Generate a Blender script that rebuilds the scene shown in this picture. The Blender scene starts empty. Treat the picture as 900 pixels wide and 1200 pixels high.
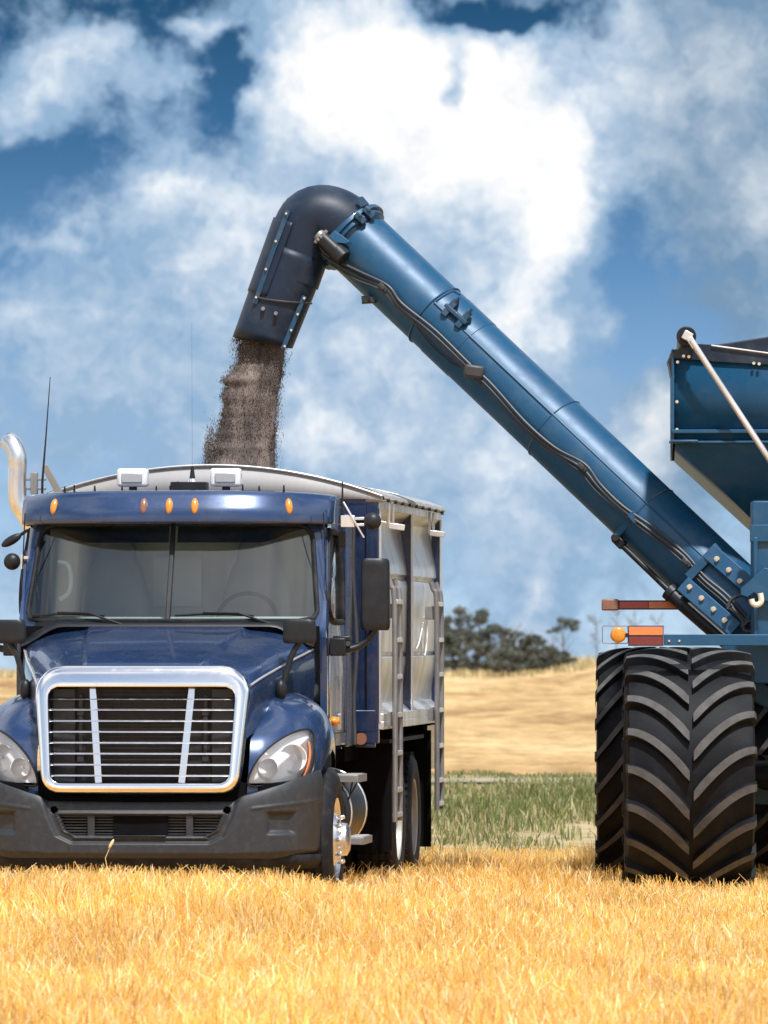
import bpy, math, random
import numpy as np
from mathutils import Vector, Matrix, Euler, noise as mnoise
from mathutils.bvhtree import BVHTree
random.seed(7); rng = np.random.default_rng(7)
scene = bpy.context.scene
C = scene.collection
F = 8000.0; CAMZ = 1.93
def W(px, py, Y):
    return Vector(((px-450)*Y/F, Y, CAMZ+(750-py)*Y/F))
def lerp(a, b, t): return a+(b-a)*t
def interp(x, xs, ys): return float(np.interp(x, xs, ys))
def sstep(a, b, x):
    t = min(1, max(0, (x-a)/(b-a))); return t*t*(3-2*t)

# ---------------------------------------------------------------- materials
def newmat(name):
    m = bpy.data.materials.new(name); m.use_nodes = True
    return m, m.node_tree.nodes, m.node_tree.links, m.node_tree.nodes['Principled BSDF']
def mat(name, col, rough=.5, metal=0, coat=0, bump=0, bscale=30, var=0, vscale=4, dirt=None, dirt_amt=.3, dscale=6, ior=1.5, stretch=None, island=0):
    m, N, L, B = newmat(name)
    B.inputs['Base Color'].default_value = (*col, 1)
    B.inputs['Roughness'].default_value = rough
    B.inputs['Metallic'].default_value = metal
    B.inputs['Coat Weight'].default_value = coat
    B.inputs['Coat Roughness'].default_value = .04
    B.inputs['IOR'].default_value = ior
    tc = N.new('ShaderNodeTexCoord'); mp = N.new('ShaderNodeMapping'); L.new(tc.outputs['Object'], mp.inputs[0])
    if stretch: mp.inputs['Scale'].default_value = stretch
    src = None
    if var or dirt or island:
        rgb = N.new('ShaderNodeRGB'); rgb.outputs[0].default_value = (*col, 1); src = rgb.outputs[0]
    if var:
        nz = N.new('ShaderNodeTexNoise'); nz.inputs['Scale'].default_value = vscale; nz.inputs['Detail'].default_value = 6
        L.new(mp.outputs[0], nz.inputs[0])
        mr = N.new('ShaderNodeMapRange'); L.new(nz.outputs[0], mr.inputs[0])
        mr.inputs[1].default_value = .3; mr.inputs[2].default_value = .7; mr.inputs[3].default_value = 1-var; mr.inputs[4].default_value = 1+var
        mx = N.new('ShaderNodeVectorMath'); mx.operation = 'SCALE'; L.new(src, mx.inputs[0]); L.new(mr.outputs[0], mx.inputs['Scale'])
        src = mx.outputs[0]
    if island:
        g = N.new('ShaderNodeNewGeometry'); mr = N.new('ShaderNodeMapRange'); L.new(g.outputs['Random Per Island'], mr.inputs[0])
        mr.inputs[3].default_value = 1-island; mr.inputs[4].default_value = 1+island
        mx = N.new('ShaderNodeVectorMath'); mx.operation = 'SCALE'; L.new(src, mx.inputs[0]); L.new(mr.outputs[0], mx.inputs['Scale'])
        src = mx.outputs[0]
    if dirt:
        nz = N.new('ShaderNodeTexNoise'); nz.inputs['Scale'].default_value = dscale; nz.inputs['Detail'].default_value = 9; nz.inputs['Roughness'].default_value = .65
        L.new(mp.outputs[0], nz.inputs[0])
        mr = N.new('ShaderNodeMapRange'); L.new(nz.outputs[0], mr.inputs[0])
        mr.inputs[1].default_value = .48; mr.inputs[2].default_value = .72; mr.inputs[3].default_value = 0; mr.inputs[4].default_value = dirt_amt
        mx = N.new('ShaderNodeMix'); mx.data_type = 'RGBA'; L.new(mr.outputs[0], mx.inputs[0]); L.new(src, mx.inputs[6]); mx.inputs[7].default_value = (*dirt, 1)
        src = mx.outputs[2]
        rr = N.new('ShaderNodeMapRange'); L.new(mr.outputs[0], rr.inputs[0]); rr.inputs[2].default_value = 1; rr.inputs[3].default_value = rough; rr.inputs[4].default_value = .9
        L.new(rr.outputs[0], B.inputs['Roughness'])
    if src is not None: L.new(src, B.inputs['Base Color'])
    if bump:
        nz = N.new('ShaderNodeTexNoise'); nz.inputs['Scale'].default_value = bscale; nz.inputs['Detail'].default_value = 5
        L.new(mp.outputs[0], nz.inputs[0])
        b = N.new('ShaderNodeBump'); b.inputs['Strength'].default_value = bump; b.inputs['Distance'].default_value = .01
        L.new(nz.outputs[0], b.inputs['Height']); L.new(b.outputs[0], B.inputs['Normal'])
    return m
def glassmat(name, tint, refl=.09, rough=.02):
    m, N, L, B = newmat(name)
    out = N['Material Output']; N.remove(B)
    t = N.new('ShaderNodeBsdfTransparent'); t.inputs[0].default_value = (*tint, 1)
    g = N.new('ShaderNodeBsdfGlossy'); g.inputs['Roughness'].default_value = rough
    fr = N.new('ShaderNodeFresnel'); fr.inputs[0].default_value = 1.5
    ad = N.new('ShaderNodeMath'); ad.operation = 'ADD'; ad.inputs[1].default_value = refl; L.new(fr.outputs[0], ad.inputs[0])
    mx = N.new('ShaderNodeMixShader'); L.new(ad.outputs[0], mx.inputs[0]); L.new(t.outputs[0], mx.inputs[1]); L.new(g.outputs[0], mx.inputs[2])
    L.new(mx.outputs[0], out.inputs[0])
    return m
M = {}
M['paint'] = mat('truck_paint', (.017, .045, .125), .26, .3, .8, var=.12, vscale=3, dirt=(.22, .2, .17), dirt_amt=.10, dscale=5)
M['boxpaint'] = mat('box_paint', (.0055, .018, .062), .33, .1, .4, var=.15, vscale=5, dirt=(.2, .18, .15), dirt_amt=.12, dscale=9)
M['cart'] = mat('cart_paint', (.005, .066, .150), .44, .1, 0, var=.05, vscale=2.5, dirt=(.12, .15, .20), dirt_amt=.18, dscale=7, bump=.02, bscale=6)
M['cartdark'] = mat('cart_steel_dusty', (.007, .058, .130), .42, .2, .15, var=.2, vscale=4, dirt=(.16, .15, .14), dirt_amt=.3)
M['chrome'] = mat('chrome', (.93, .93, .94), .13, 1, bump=.01, bscale=9, dirt=(.6, .58, .55), dirt_amt=.12, dscale=14)
M['alu'] = mat('brushed_aluminium', (.70, .71, .73), .36, .8, var=.18, vscale=5, stretch=(1, 1, .15), bump=.06, bscale=8, dirt=(.4, .38, .35), dirt_amt=.4, dscale=7)
M['alurough'] = mat('dull_aluminium', (.24, .24, .245), .5, .5, var=.15, vscale=10, dirt=(.3, .27, .22), dirt_amt=.4)
M['tarp'] = mat('white_bow', (.31, .31, .32), .55, 0, var=.06, vscale=3, dirt=(.35, .33, .3), dirt_amt=.35, dscale=4)
M['plastic'] = mat('bumper_plastic', (.019, .023, .029), .48, bump=.15, bscale=220, var=.1, vscale=4, dirt=(.22, .20, .17), dirt_amt=.10, dscale=22)
M['black'] = mat('black_plastic', (.0105, .0125, .0165), .42, ior=1.38, bump=.05, bscale=150, dirt=(.10, .10, .11), dirt_amt=.10)
M['rubber'] = mat('rubber', (.010, .0115, .015), .62, ior=1.3, var=.15, vscale=8, dirt=(.13, .12, .11), dirt_amt=.2, dscale=9, bump=.1, bscale=60)
M['agrubber'] = mat('tractor_rubber', (.0045, .0055, .0080), .62, ior=1.28, var=.2, vscale=5, dirt=(.05, .052, .056), dirt_amt=.2, dscale=5, bump=.12, bscale=40)
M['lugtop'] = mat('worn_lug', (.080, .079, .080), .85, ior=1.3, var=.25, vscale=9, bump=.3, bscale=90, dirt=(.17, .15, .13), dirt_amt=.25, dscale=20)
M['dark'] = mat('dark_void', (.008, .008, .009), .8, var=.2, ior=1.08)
M['grilledark'] = mat('radiator', (.022, .022, .024), .6, var=.3, vscale=20)
M['amber'] = mat('amber_lens', (.62, .24, .025), .28, coat=.4, var=.15, vscale=60)
M['amberdull'] = mat('faded_amber_lens', (.24, .11, .07), .3, coat=.4, var=.2, vscale=60)
M['white'] = mat('white_plastic', (.72, .73, .75), .3, coat=.3, var=.05, dirt=(.4, .38, .35), dirt_amt=.2)
M['red'] = mat('red_reflector', (.38, .03, .03), .3, coat=.4, var=.2, vscale=80)
M['orange'] = mat('orange_reflector', (.72, .20, .06), .3, coat=.4, var=.15, vscale=80)
M['maroon'] = mat('maroon_reflector', (.15, .02, .02), .3, coat=.4, var=.2, vscale=80)
M['spout'] = mat('spout_black', (.007, .017, .038), .46, ior=1.38, var=.2, vscale=3, dirt=(.10, .11, .13), dirt_amt=.3, dscale=3.5, bump=.15, bscale=12)
M['bolt'] = mat('zinc_bolt', (.7, .66, .55), .35, .7)
M['hose'] = mat('hydraulic_hose', (.035, .037, .042), .5, var=.2, vscale=10)
M['lampgrey'] = mat('lamp_grey', (.36, .39, .43), .3, .2)
M['stainless'] = mat('stainless', (.72, .74, .78), .34, 1, bump=.03, bscale=6, var=.08, dirt=(.35, .32, .3), dirt_amt=.4, dscale=9)
M['rearpane'] = mat('rear_pane', (.55, .62, .62), .3)
M['cream'] = mat('cream_hook', (.68, .64, .52), .5)
M['seat'] = mat('seat_cloth', (.30, .335, .335), .8, var=.1, bump=.2)
M['cabin'] = mat('cabin_trim', (.52, .58, .57), .8, var=.10, vscale=4)
M['cabindark'] = mat('cabin_dark_trim', (.05, .055, .06), .8)
M['wheelrim'] = mat('painted_rim', (.50, .49, .47), .45, .3, var=.1, dirt=(.3, .27, .22), dirt_amt=.5)
M['glass'] = glassmat('windscreen_glass', (.76, .83, .81), .10)
M['sideglass'] = glassmat('door_glass', (.75, .8, .82), .5, .05)
M['lens'] = glassmat('headlamp_lens', (.95, .96, .97), .05)
M['tint'] = glassmat('tint_strip', (.12, .14, .17), .05)
M['reflector'] = mat('headlamp_reflector', (.92, .92, .92), .35, .15, bump=.1, bscale=60)
M['mesh'] = mat('intake_mesh', (.02, .02, .022), .7)
M['silverline'] = mat('silver_pinstripe', (.7, .72, .75), .25, .6)
M['decal'] = mat('white_decal', (.75, .77, .8), .5)

# ---------------------------------------------------------------- mesh builder
def catmull(pts, n):
    pts = [Vector(p) for p in pts]; out = []
    P = [pts[0]*2-pts[1]]+pts+[pts[-1]*2-pts[-2]]
    for i in range(1, len(P)-2):
        for k in range(n):
            t = k/n; a, b, c, d = P[i-1], P[i], P[i+1], P[i+2]
            out.append(.5*((2*b)+(c-a)*t+(2*a-5*b+4*c-d)*t*t+(3*b-a-3*c+d)*t**3))
    out.append(pts[-1]); return out
class MB:
    def __init__(s): s.v = []; s.f = []; s.m = []; s.mi = 0
    def add(s, vs, fs):
        o = len(s.v); s.v += [tuple(p) for p in vs]; s.f += [tuple(i+o for i in f) for f in fs]; s.m += [s.mi]*len(fs); return s
    def box(s, c, d, rot=None):
        R = rot if isinstance(rot, Matrix) else (Euler(rot).to_matrix() if rot else Matrix.Identity(3))
        c = Vector(c); vs = [c+R@Vector((x*d[0]/2, y*d[1]/2, z*d[2]/2)) for x in (-1, 1) for y in (-1, 1) for z in (-1, 1)]
        return s.add(vs, [(0, 1, 3, 2), (4, 6, 7, 5), (0, 4, 5, 1), (2, 3, 7, 6), (0, 2, 6, 4), (1, 5, 7, 3)])
    def beam(s, p0, p1, w, h, up=(0, 0, 1)):
        p0 = Vector(p0); p1 = Vector(p1); d = (p1-p0); L = d.length; d.normalize(); u = Vector(up)
        a = d.cross(u).normalized(); b = a.cross(d).normalized()
        R = Matrix((d, a, b)).transposed()
        return s.box((p0+p1)/2, (L, w, h), R)
    def cyl(s, p0, p1, r0, r1=None, n=16, caps=True):
        r1 = r0 if r1 is None else r1; p0 = Vector(p0); p1 = Vector(p1); d = (p1-p0).normalized()
        a = d.orthogonal().normalized(); b = d.cross(a)
        vs = []
        for p, r in ((p0, r0), (p1, r1)):
            vs += [p+(a*math.cos(2*math.pi*i/n)+b*math.sin(2*math.pi*i/n))*r for i in range(n)]
        fs = [(i, (i+1) % n, n+(i+1) % n, n+i) for i in range(n)]
        if caps: fs += [tuple(range(n-1, -1, -1)), tuple(range(n, 2*n))]
        return s.add(vs, fs)
    def tube(s, path, r, n=10, caps=True):
        path = [Vector(p) for p in path]; rs = r if isinstance(r, (list, tuple)) else [r]*len(path)
        a = None; vs = []
        for i, p in enumerate(path):
            d = (path[min(i+1, len(path)-1)]-path[max(i-1, 0)]).normalized()
            a = d.orthogonal().normalized() if a is None else (a-d*a.dot(d)).normalized()
            b = d.cross(a)
            vs += [p+(a*math.cos(2*math.pi*k/n)+b*math.sin(2*math.pi*k/n))*rs[i] for k in range(n)]
        fs = [(i*n+k, i*n+(k+1) % n, (i+1)*n+(k+1) % n, (i+1)*n+k) for i in range(len(path)-1) for k in range(n)]
        if caps: fs += [tuple(range(n-1, -1, -1)), tuple(range((len(path)-1)*n, len(path)*n))]
        return s.add(vs, fs)
    def grid(s, P, cu=False, cv=False):
        nu = len(P); nv = len(P[0]); vs = [p for row in P for p in row]; fs = []
        for i in range(nu if cu else nu-1):
            for j in range(nv if cv else nv-1):
                a = i*nv+j; b = i*nv+(j+1) % nv; c = ((i+1) % nu)*nv+(j+1) % nv; d = ((i+1) % nu)*nv+j
                fs.append((a, b, c, d))
        return s.add(vs, fs)
    def lathe(s, prof, c, ax, n=32, cap=False):
        c = Vector(c); ax = Vector(ax).normalized(); a = ax.orthogonal().normalized(); b = ax.cross(a)
        P = [[c+ax*h+(a*math.cos(2*math.pi*k/n)+b*math.sin(2*math.pi*k/n))*max(r, 1e-4) for k in range(n)] for r, h in prof]
        return s.grid(P, False, True)
    def sphere(s, c, r, nu=12, nv=20, R=None):
        r = (r, r, r) if not isinstance(r, (list, tuple)) else r; c = Vector(c)
        P = []
        for i in range(nu+1):
            t = math.pi*(i/nu); t = min(max(t, .001), math.pi-.001); row = []
            for k in range(nv):
                q = Vector((r[0]*math.sin(t)*math.cos(2*math.pi*k/nv), r[1]*math.sin(t)*math.sin(2*math.pi*k/nv), r[2]*math.cos(t)))
                row.append(c+(R@q if R else q))
            P.append(row)
        return s.grid(P, False, True)
    def prism(s, pts, vec):
        pts = [Vector(p) for p in pts]; n = len(pts); vec = Vector(vec)
        return s.add(pts+[p+vec for p in pts], [tuple(range(n)), tuple(range(2*n-1, n-1, -1))]+[(i, (i+1) % n, n+(i+1) % n, n+i) for i in range(n)])
    def build(s, name, mats, parent=None, bev=0, ang=35, solid=0, keep=None, origin=None, seg=2):
        vs = s.v
        if origin is not None: ox, oy, oz = origin; vs = [(a-ox, b-oy, c-oz) for a, b, c in vs]
        me = bpy.data.meshes.new(name); me.from_pydata(vs, [], s.f)
        for m_ in (mats if isinstance(mats, (list, tuple)) else [mats]): me.materials.append(m_)
        if any(s.m): me.polygons.foreach_set('material_index', s.m)
        import bmesh
        bm = bmesh.new(); bm.from_mesh(me); bmesh.ops.recalc_face_normals(bm, faces=bm.faces); bm.to_mesh(me); bm.free()
        me.polygons.foreach_set('use_smooth', [True]*len(me.polygons)); me.set_sharp_from_angle(angle=math.radians(ang)); me.update()
        o = bpy.data.objects.new(name, me); C.objects.link(o)
        if parent is not None: o.parent = parent
        if solid:
            md = o.modifiers.new('t', 'SOLIDIFY'); md.thickness = solid; md.offset = 0
        if bev:
            md = o.modifiers.new('b', 'BEVEL'); md.width = bev; md.segments = seg; md.limit_method = 'ANGLE'; md.angle_limit = math.radians(40)
        return o
def tag(o, label=None, cat=None, group=None, kind=None):
    if label: o['label'] = label
    if cat: o['category'] = cat
    if group: o['group'] = group
    if kind: o['kind'] = kind
    return o
def empty(name, loc=(0, 0, 0), rz=0, parent=None):
    o = bpy.data.objects.new(name, None); C.objects.link(o); o.location = loc; o.rotation_euler = (0, 0, rz); o.empty_display_size = .3
    if parent is not None: o.parent = parent
    return o
def copytree(o, parent=None, off=None):
    c = o.copy(); C.objects.link(c)
    if parent is not None: c.parent = parent
    if off is not None: c.location = Vector(o.location)+Vector(off)
    for ch in [x for x in bpy.data.objects if x.parent == o and x is not c]: copytree(ch, c)
    return c
def rrect(hw, z0, z1, r, n=10, hw_top=None, cx=0, rt=None):
    """rounded outline in (x,z); bottom half width hw, top half width hw_top"""
    ht = hw if hw_top is None else hw_top; rt = r if rt is None else rt; P = []
    for (cxs, cz, rad, a0) in ((hw-r, z0+r, r, -90), (ht-rt, z1-rt, rt, 0), (-(ht-rt), z1-rt, rt, 90), (-(hw-r), z0+r, r, 180)):
        for k in range(n+1):
            a = math.radians(a0+90*k/n); P.append((cx+cxs+rad*math.cos(a), cz+rad*math.sin(a)))
    return P
def polar(poly, c, n):
    out = []; m = len(poly)
    for k in range(n):
        a = 2*math.pi*k/n; dx, dy = math.cos(a), math.sin(a); best = None
        for i in range(m):
            x1, y1 = poly[i][0]-c[0], poly[i][1]-c[1]; x2, y2 = poly[(i+1) % m][0]-c[0], poly[(i+1) % m][1]-c[1]
            ex, ey = x2-x1, y2-y1; den = dx*ey-dy*ex
            if abs(den) < 1e-12: continue
            t = (x1*ey-y1*ex)/den; u = (x1*dy-y1*dx)/den
            if t > 0 and -1e-6 <= u <= 1+1e-6 and (best is None or t > best): best = t
        best = best or 0; out.append((c[0]+dx*best, c[1]+dy*best))
    return out
def inpoly(x, y, poly):
    r = False; j = len(poly)-1
    for i in range(len(poly)):
        xi, yi = poly[i][:2]; xj, yj = poly[j][:2]
        if (yi > y) != (yj > y) and x < (xj-xi)*(y-yi)/(yj-yi)+xi: r = not r
        j = i
    return r
def smoothpoly(p, n=5):
    m = len(p); out = []
    for i in range(m):
        a, b, c, d = [Vector(p[(i+k-1) % m]) for k in range(4)]
        for k in range(n):
            t = k/n; out.append(tuple(.5*((2*b)+(c-a)*t+(2*a-5*b+4*c-d)*t*t+(3*b-a-3*c+d)*t**3)))
    return out
# ================================================================ TRUCK
YAW = -math.atan(780/F)
truck = empty('grain_truck', (-1.70, 47.6, 0), YAW)
tag(truck, 'dark blue grain truck with chrome grille standing in the stubble under the spout', 'truck')
TP = dict(parent=truck)
# ---- hood
HP = [(0, 0), (.25, -.001), (.45, -.002), (.53, -.004), (.565, -.027), (.64, -.038), (.76, -.055), (.86, -.085), (.94, -.125), (.985, -.18), (1.0, -.25), (1.0, -.40), (.985, -.62)]
def hw_(y): return interp(y, [.14, .2, .5, 1, 1.5], [.735, .76, .84, .965, 1.06])
def hz_(y): return interp(y, [.14, .18, .24, .5, 1, 1.5], [1.72, 1.75, 1.772, 1.84, 1.955, 2.045])
def hoodpt(y, j):
    fx, dz = HP[j]; k = interp(y, [.1, 1.4], [.78, 1.0])
    return Vector((hw_(y)*fx, y+.05*(fx**2)*sstep(0, 1.2, y), hz_(y)+dz*k))
ys = [.14, .165, .19, .24, .3, .45, .6, .75, .9, 1.05, 1.2, 1.35, 1.5]
b = MB(); rows = []
for y in ys:
    half = catmull([hoodpt(y, j) for j in range(len(HP))], 4)
    rows.append([Vector((-p.x, p.y, p.z)) for p in half[:0:-1]]+half)
b.grid(rows); hood = b.build('hood', M['paint'], truck, ang=60)
# centre seam strip, chrome side strips
for sg in (-1, 1):
    b = MB(); pth = [hoodpt(y, 9)+Vector((.004, 0, 0)) for y in (.2, .4, .7, 1.0, 1.3, 1.48)]
    pth = [Vector((sg*p.x, p.y, p.z)) for p in catmull(pth, 4)]; b.tube(pth, .009, 8); b.build('trim_strip', M['silverline'], hood)
# ---- fenders
def fend_plan(t):
    P = catmull([Vector(p) for p in ((.735, .13, 0), (.86, .17, 0), (1.0, .26, 0), (1.12, .41, 0), (1.20, .62, 0), (1.235, .9, 0), (1.235, 1.25, 0), (1.20, 1.62, 0))], 8)
    i = t*(len(P)-1); k = min(int(i), len(P)-2); return P[k].lerp(P[k+1], i-k)
def fendpt(t, v):
    P = fend_plan(t); y = P.y
    zb = interp(y, [.1, .45, .6, .8, 1.05, 1.3, 1.5, 1.65], [.84, .92, .98, 1.10, 1.15, 1.10, .98, .80])
    zc = interp(y, [.1, .3, .6, .9, 1.2, 1.65], [1.38, 1.44, 1.53, 1.585, 1.59, 1.57])
    Q = Vector((.70, lerp(.62, y, sstep(.2, .9, y)), 0)); th = v*math.pi/2
    h = 1-math.cos(th)**.85; g = math.sin(th)**.85
    bulge = .02*math.sin(v*math.pi)
    p = P.lerp(Q, h); p.z = zb+(zc-zb)*g; p.x += bulge
    return p
HL = smoothpoly([(.745, .915), (.785, 1.06), (.87, 1.17), (.98, 1.255), (1.085, 1.30), (1.145, 1.285), (1.165, 1.18), (1.16, 1.02), (1.10, .955), (.93, .93)], 4)
NT, NV = 90, 56
def fender(sg):
    G = [[fendpt(i/NT, j/NV) for j in range(NV+1)] for i in range(NT+1)]
    verts = [Vector(p) for r in G for p in r]; faces = []; allf = []
    for i in range(NT):
        for j in range(NV):
            f = (i*(NV+1)+j, i*(NV+1)+j+1, (i+1)*(NV+1)+j+1, (i+1)*(NV+1)+j); allf.append(f)
            c = sum((verts[k] for k in f), Vector())/4
            if not (inpoly(c.x, c.z, HL) and c.y < .75): faces.append(f)
    bvh = BVHTree.FromPolygons(verts, allf)
    mir = lambda p: Vector((sg*p[0], p[1], p[2]))
    b = MB(); b.add([mir(p) for p in verts], faces); fo = b.build('fender', M['paint'], truck, ang=60)
    def proj(x, z, off):
        for dz in (0, .02, .04, .07):
            h = bvh.ray_cast(Vector((x, -1, z+dz)), Vector((0, 1, 0)))
            if h[0] is not None and h[0].y < .9: return Vector((x, h[0].y-off, z))
        h = bvh.find_nearest(Vector((x, .4, z))); return Vector((x, h[0].y-off, z))
    n = 72; c0 = (.97, 1.09)
    out = polar(HL, c0, n)
    def ring(sc, off): return [mir(proj(c0[0]+(x-c0[0])*sc, c0[1]+(z-c0[1])*sc, off)) for x, z in out]
    hl = MB(); hl.grid([ring(1.0, -.01), ring(1.0, -.05), ring(.8, -.065), ring(.5, -.075), ring(.2, -.075), ring(.01, -.075)], False, True)
    ho = hl.build('headlight', M['reflector'], truck, ang=50)
    r = MB(); pr = ring(1.005, .006); r.tube(pr+[pr[0]], .008, 6); r.build('bezel', M['black'], ho)
    for (x, z, rad) in ((1.035, 1.105, .093), (.875, 1.035, .066)):
        p = proj(x, z, -.03); yb = p.y
        r = MB(); prof = [(rad*1.06, -.012), (rad, -.012)]+[(rad*k, .045*(1-k*k)) for k in (.98, .85, .65, .45, .25)]
        r.lathe(prof, mir(Vector((x, yb, z))), (0, 1, 0), 28); r.cyl(mir((x, yb+.045, z)), mir((x, yb+.005, z)), .017, .012, 10)
        r.build('lamp_bowl', M['reflector'], ho)
    st = [mir(proj(x, z, -.004)) for x, z in ((1.10, .975), (1.125, 1.05), (1.135, 1.13), (1.125, 1.21))]
    r = MB(); r.tube(catmull(st, 4), .014, 8); r.build('turn_signal', M['orange'], ho)
    l = MB(); l.grid([ring(1.0, .002), ring(.96, .012), ring(.8, .016), ring(.55, .018), ring(.3, .018), ring(.01, .018)], False, True); l.build('lens', M['lens'], ho, ang=60)
    return fo
fender(1); fender(-1)
# ---- grille surround
n = 120; cg = (0, 1.3)
def GTY(z): return .17*(z-.9)-.065
def gr(hb, ht, z0, z1, rb, rt, y):
    return [Vector((x, y+.05*x*x+GTY(z), z)) for x, z in polar(rrect(hb, z0, z1, rb, 10, ht, 0, rt), cg, n)]
G0 = dict(o=(.70, .752, .862, 1.752), i=(.63, .658, .932, 1.600))
def gk(t, y):  # t 0 outer ..1 inner
    o = G0['o']; i = G0['i']; v = [lerp(a, c, t) for a, c in zip(o, i)]
    return gr(v[0], v[1], v[2], v[3], lerp(.13, .07, t), lerp(.19, .07, t), y)
b = MB(); b.grid([gk(.97, -.002), gk(1, .01), gk(1, .14)], False, True); lin1 = b
b = MB(); b.grid([gk(0, .16), gk(0, .034), gk(.03, .026)], False, True); lin2 = b
b = MB(); b.grid([gk(.03, .026), gk(.12, .010), gk(.3, .0), gk(.5, -.004), gk(.75, -.004), gk(.9, -.005), gk(.97, -.002)], False, True)
gs = b.build('grille', M['chrome'], truck, ang=50); lin1.build('inner_liner', M['black'], gs); lin2.build('outer_liner', M['paint'], gs)
b = MB(); b.box((0, .22, 1.27), (1.36, .02, .78));
for k in range(26): b.box((0, .20, .93+k*.027), (.62, .012, .008))
b.build('radiator_screen', M['grilledark'], gs)
for sg in (-1, 1):
    b = MB(); b.box((sg*.56, .18, 1.26), (.16, .02, .66)); b.box((sg*.44, .165, 1.3), (.03, .02, .5)); b.box((sg*.44, .16, 1.43), (.05, .03, .05)); b.box((sg*.44, .16, 1.1), (.05, .03, .05)); b.build('side_baffle', M['plastic'], gs, bev=.004)
    b = MB(); b.beam((sg*.35, .065+GTY(1.6), 1.60), (sg*.292, .065+GTY(.93), .93), .02, .05, up=(1, 0, 0)); b.build('chrome_strut', M['chrome'], gs, bev=.004)
for z in (1.519, 1.444, 1.366, 1.290, 1.214, 1.138, 1.061, .985):
    b = MB(); hwz = lerp(.625, .655, (z-.93)/.67)+.005
    P = [Vector((x, .045+.05*x*x+GTY(z), z)) for x in np.linspace(-hwz, hwz, 21)]
    b.grid([[p+Vector((0, dy, dz)) for dy, dz in ((.03, -.008), (.006, -.009), (0, -.006), (.006, .003), (.014, .008), (.03, .009))] for p in P], False, True)
    b.build('grille_bar', M['chrome'], gs, ang=30)
# ---- bumper
def bplan(u):  # u -1..1
    a = abs(u); sg = 1 if u > 0 else -1
    if a < .55: x = a/.55*.72; y = .03*(x/.72)**2
    else:
        th = (a-.55)/.45*math.pi/2; x = .72+.515*math.sin(th); y = .03+.03*math.sin(th)+.48*(1-math.cos(th))**1.0
    return sg*x, y-.03
def btop(x): return interp(abs(x), [0, .66, .72, .80, 1.0, 1.24], [.800, .805, .845, .865, .925, 1.02])
SLOT = lambda x, z: max(abs(x)-interp(z, [.56, .60, .71], [.45, .53, .575]), abs(z-.636)-.072)
bb = MB(); NU, NZ = 260, 70; vs = []; fs = []; info = []
for i in range(NU+1):
    u = -1+2*i/NU; x, y = bplan(u); zt = btop(x)
    for j in range(NZ+1):
        v = j/NZ; z = lerp(.40, zt, v); d = 0
        xx = x*(1-.035*(1-v)**1.5*sstep(.9, 1.2, abs(x)))
        d += -.03*(v**10)*1.0                      # top lip rolls back
        d += -.05*(max(0, .12-v)/.12)**1.5
        uw = interp(z, [.50, .56, .70, .82], [.47, .60, .665, .70])       # centre insert
        inside = min((uw-abs(x))/.03, (z-.505)/.02)
        d -= .028*sstep(0, 1, inside)
        sl = SLOT(x, z)
        d += .012*sstep(.035, .012, sl)-.02*sstep(.012, -.004, sl)
        # corner pockets
        px_ = max(abs(abs(x)-.985)-.09, abs(z-.655)-.068); d -= .035*sstep(.02, -.02, px_)
        cr = abs(z-(.775+.12*(abs(x)-.95)))
        if abs(x) > .78: d += .006*sstep(.02, 0, cr)
        if abs(x) > .5: d -= .006*sstep(.006, 0, abs(abs(x)-.505))*sstep(.5, .49, z)
        # normal in plan
        x2, y2 = bplan(min(1, u+.01)); x1, y1 = bplan(max(-1, u-.01)); tx, ty = x2-x1, y2-y1; L_ = math.hypot(tx, ty)
        vs.append((xx+ty/L_*d, y-tx/L_*d if False else y-(tx/L_)*d, z)); info.append((x, z))
for i in range(NU):
    for j in range(NZ):
        f = (i*(NZ+1)+j, i*(NZ+1)+j+1, (i+1)*(NZ+1)+j+1, (i+1)*(NZ+1)+j)
        cx = sum(info[k][0] for k in f)/4; cz = sum(info[k][1] for k in f)/4
        hole = SLOT(cx, cz) < -.004 and not (abs(abs(cx)-.345) < .024)
        if (abs(abs(cx)-.61)**2+(cz-.745)**2)**.5 < .026: hole = True
        if not hole: fs.append(f)
bb.add(vs, fs); bump_o = bb.build('bumper', M['plastic'], truck, ang=50, solid=.004)
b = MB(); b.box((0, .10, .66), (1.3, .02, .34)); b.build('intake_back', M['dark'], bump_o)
for x0, x1 in ((-.56, -.365), (-.325, -.19), (.19, .325), (.365, .56)):
    b = MB()
    for k in range(7): b.box(((x0+x1)/2, .055, .578+k*.02), (x1-x0+.01, .02, .010))
    b.build('intake_slats', M['plastic'], bump_o)
b = MB(); b.box((0, .04, .635), (.385, .03, .17)); b.build('opening_shade_box', M['dark'], bump_o)  # black box stands for the shade inside the centre opening
b = MB(); b.box((0, .0, .563), (.37, .05, .012)); b.build('tow_lip', M['black'], bump_o, bev=.003)
b = MB(); rows = []
for i in range(81):
    u = -1+2*i/80; x, y = bplan(u); rows.append([(x*.985, y+.03, .43), (x*.975, y+.05, .37), (x*.96, y+.09, .33)])
b.grid(rows); b.build('valance', M['rubber'], truck, solid=.006)
b = MB(); b.box((0, .3, .85), (2.0, .3, .16)); b.box((0, .6, .6), (1.2, .6, .3)); b.build('front_crossmember', M['dark'], truck)
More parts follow.
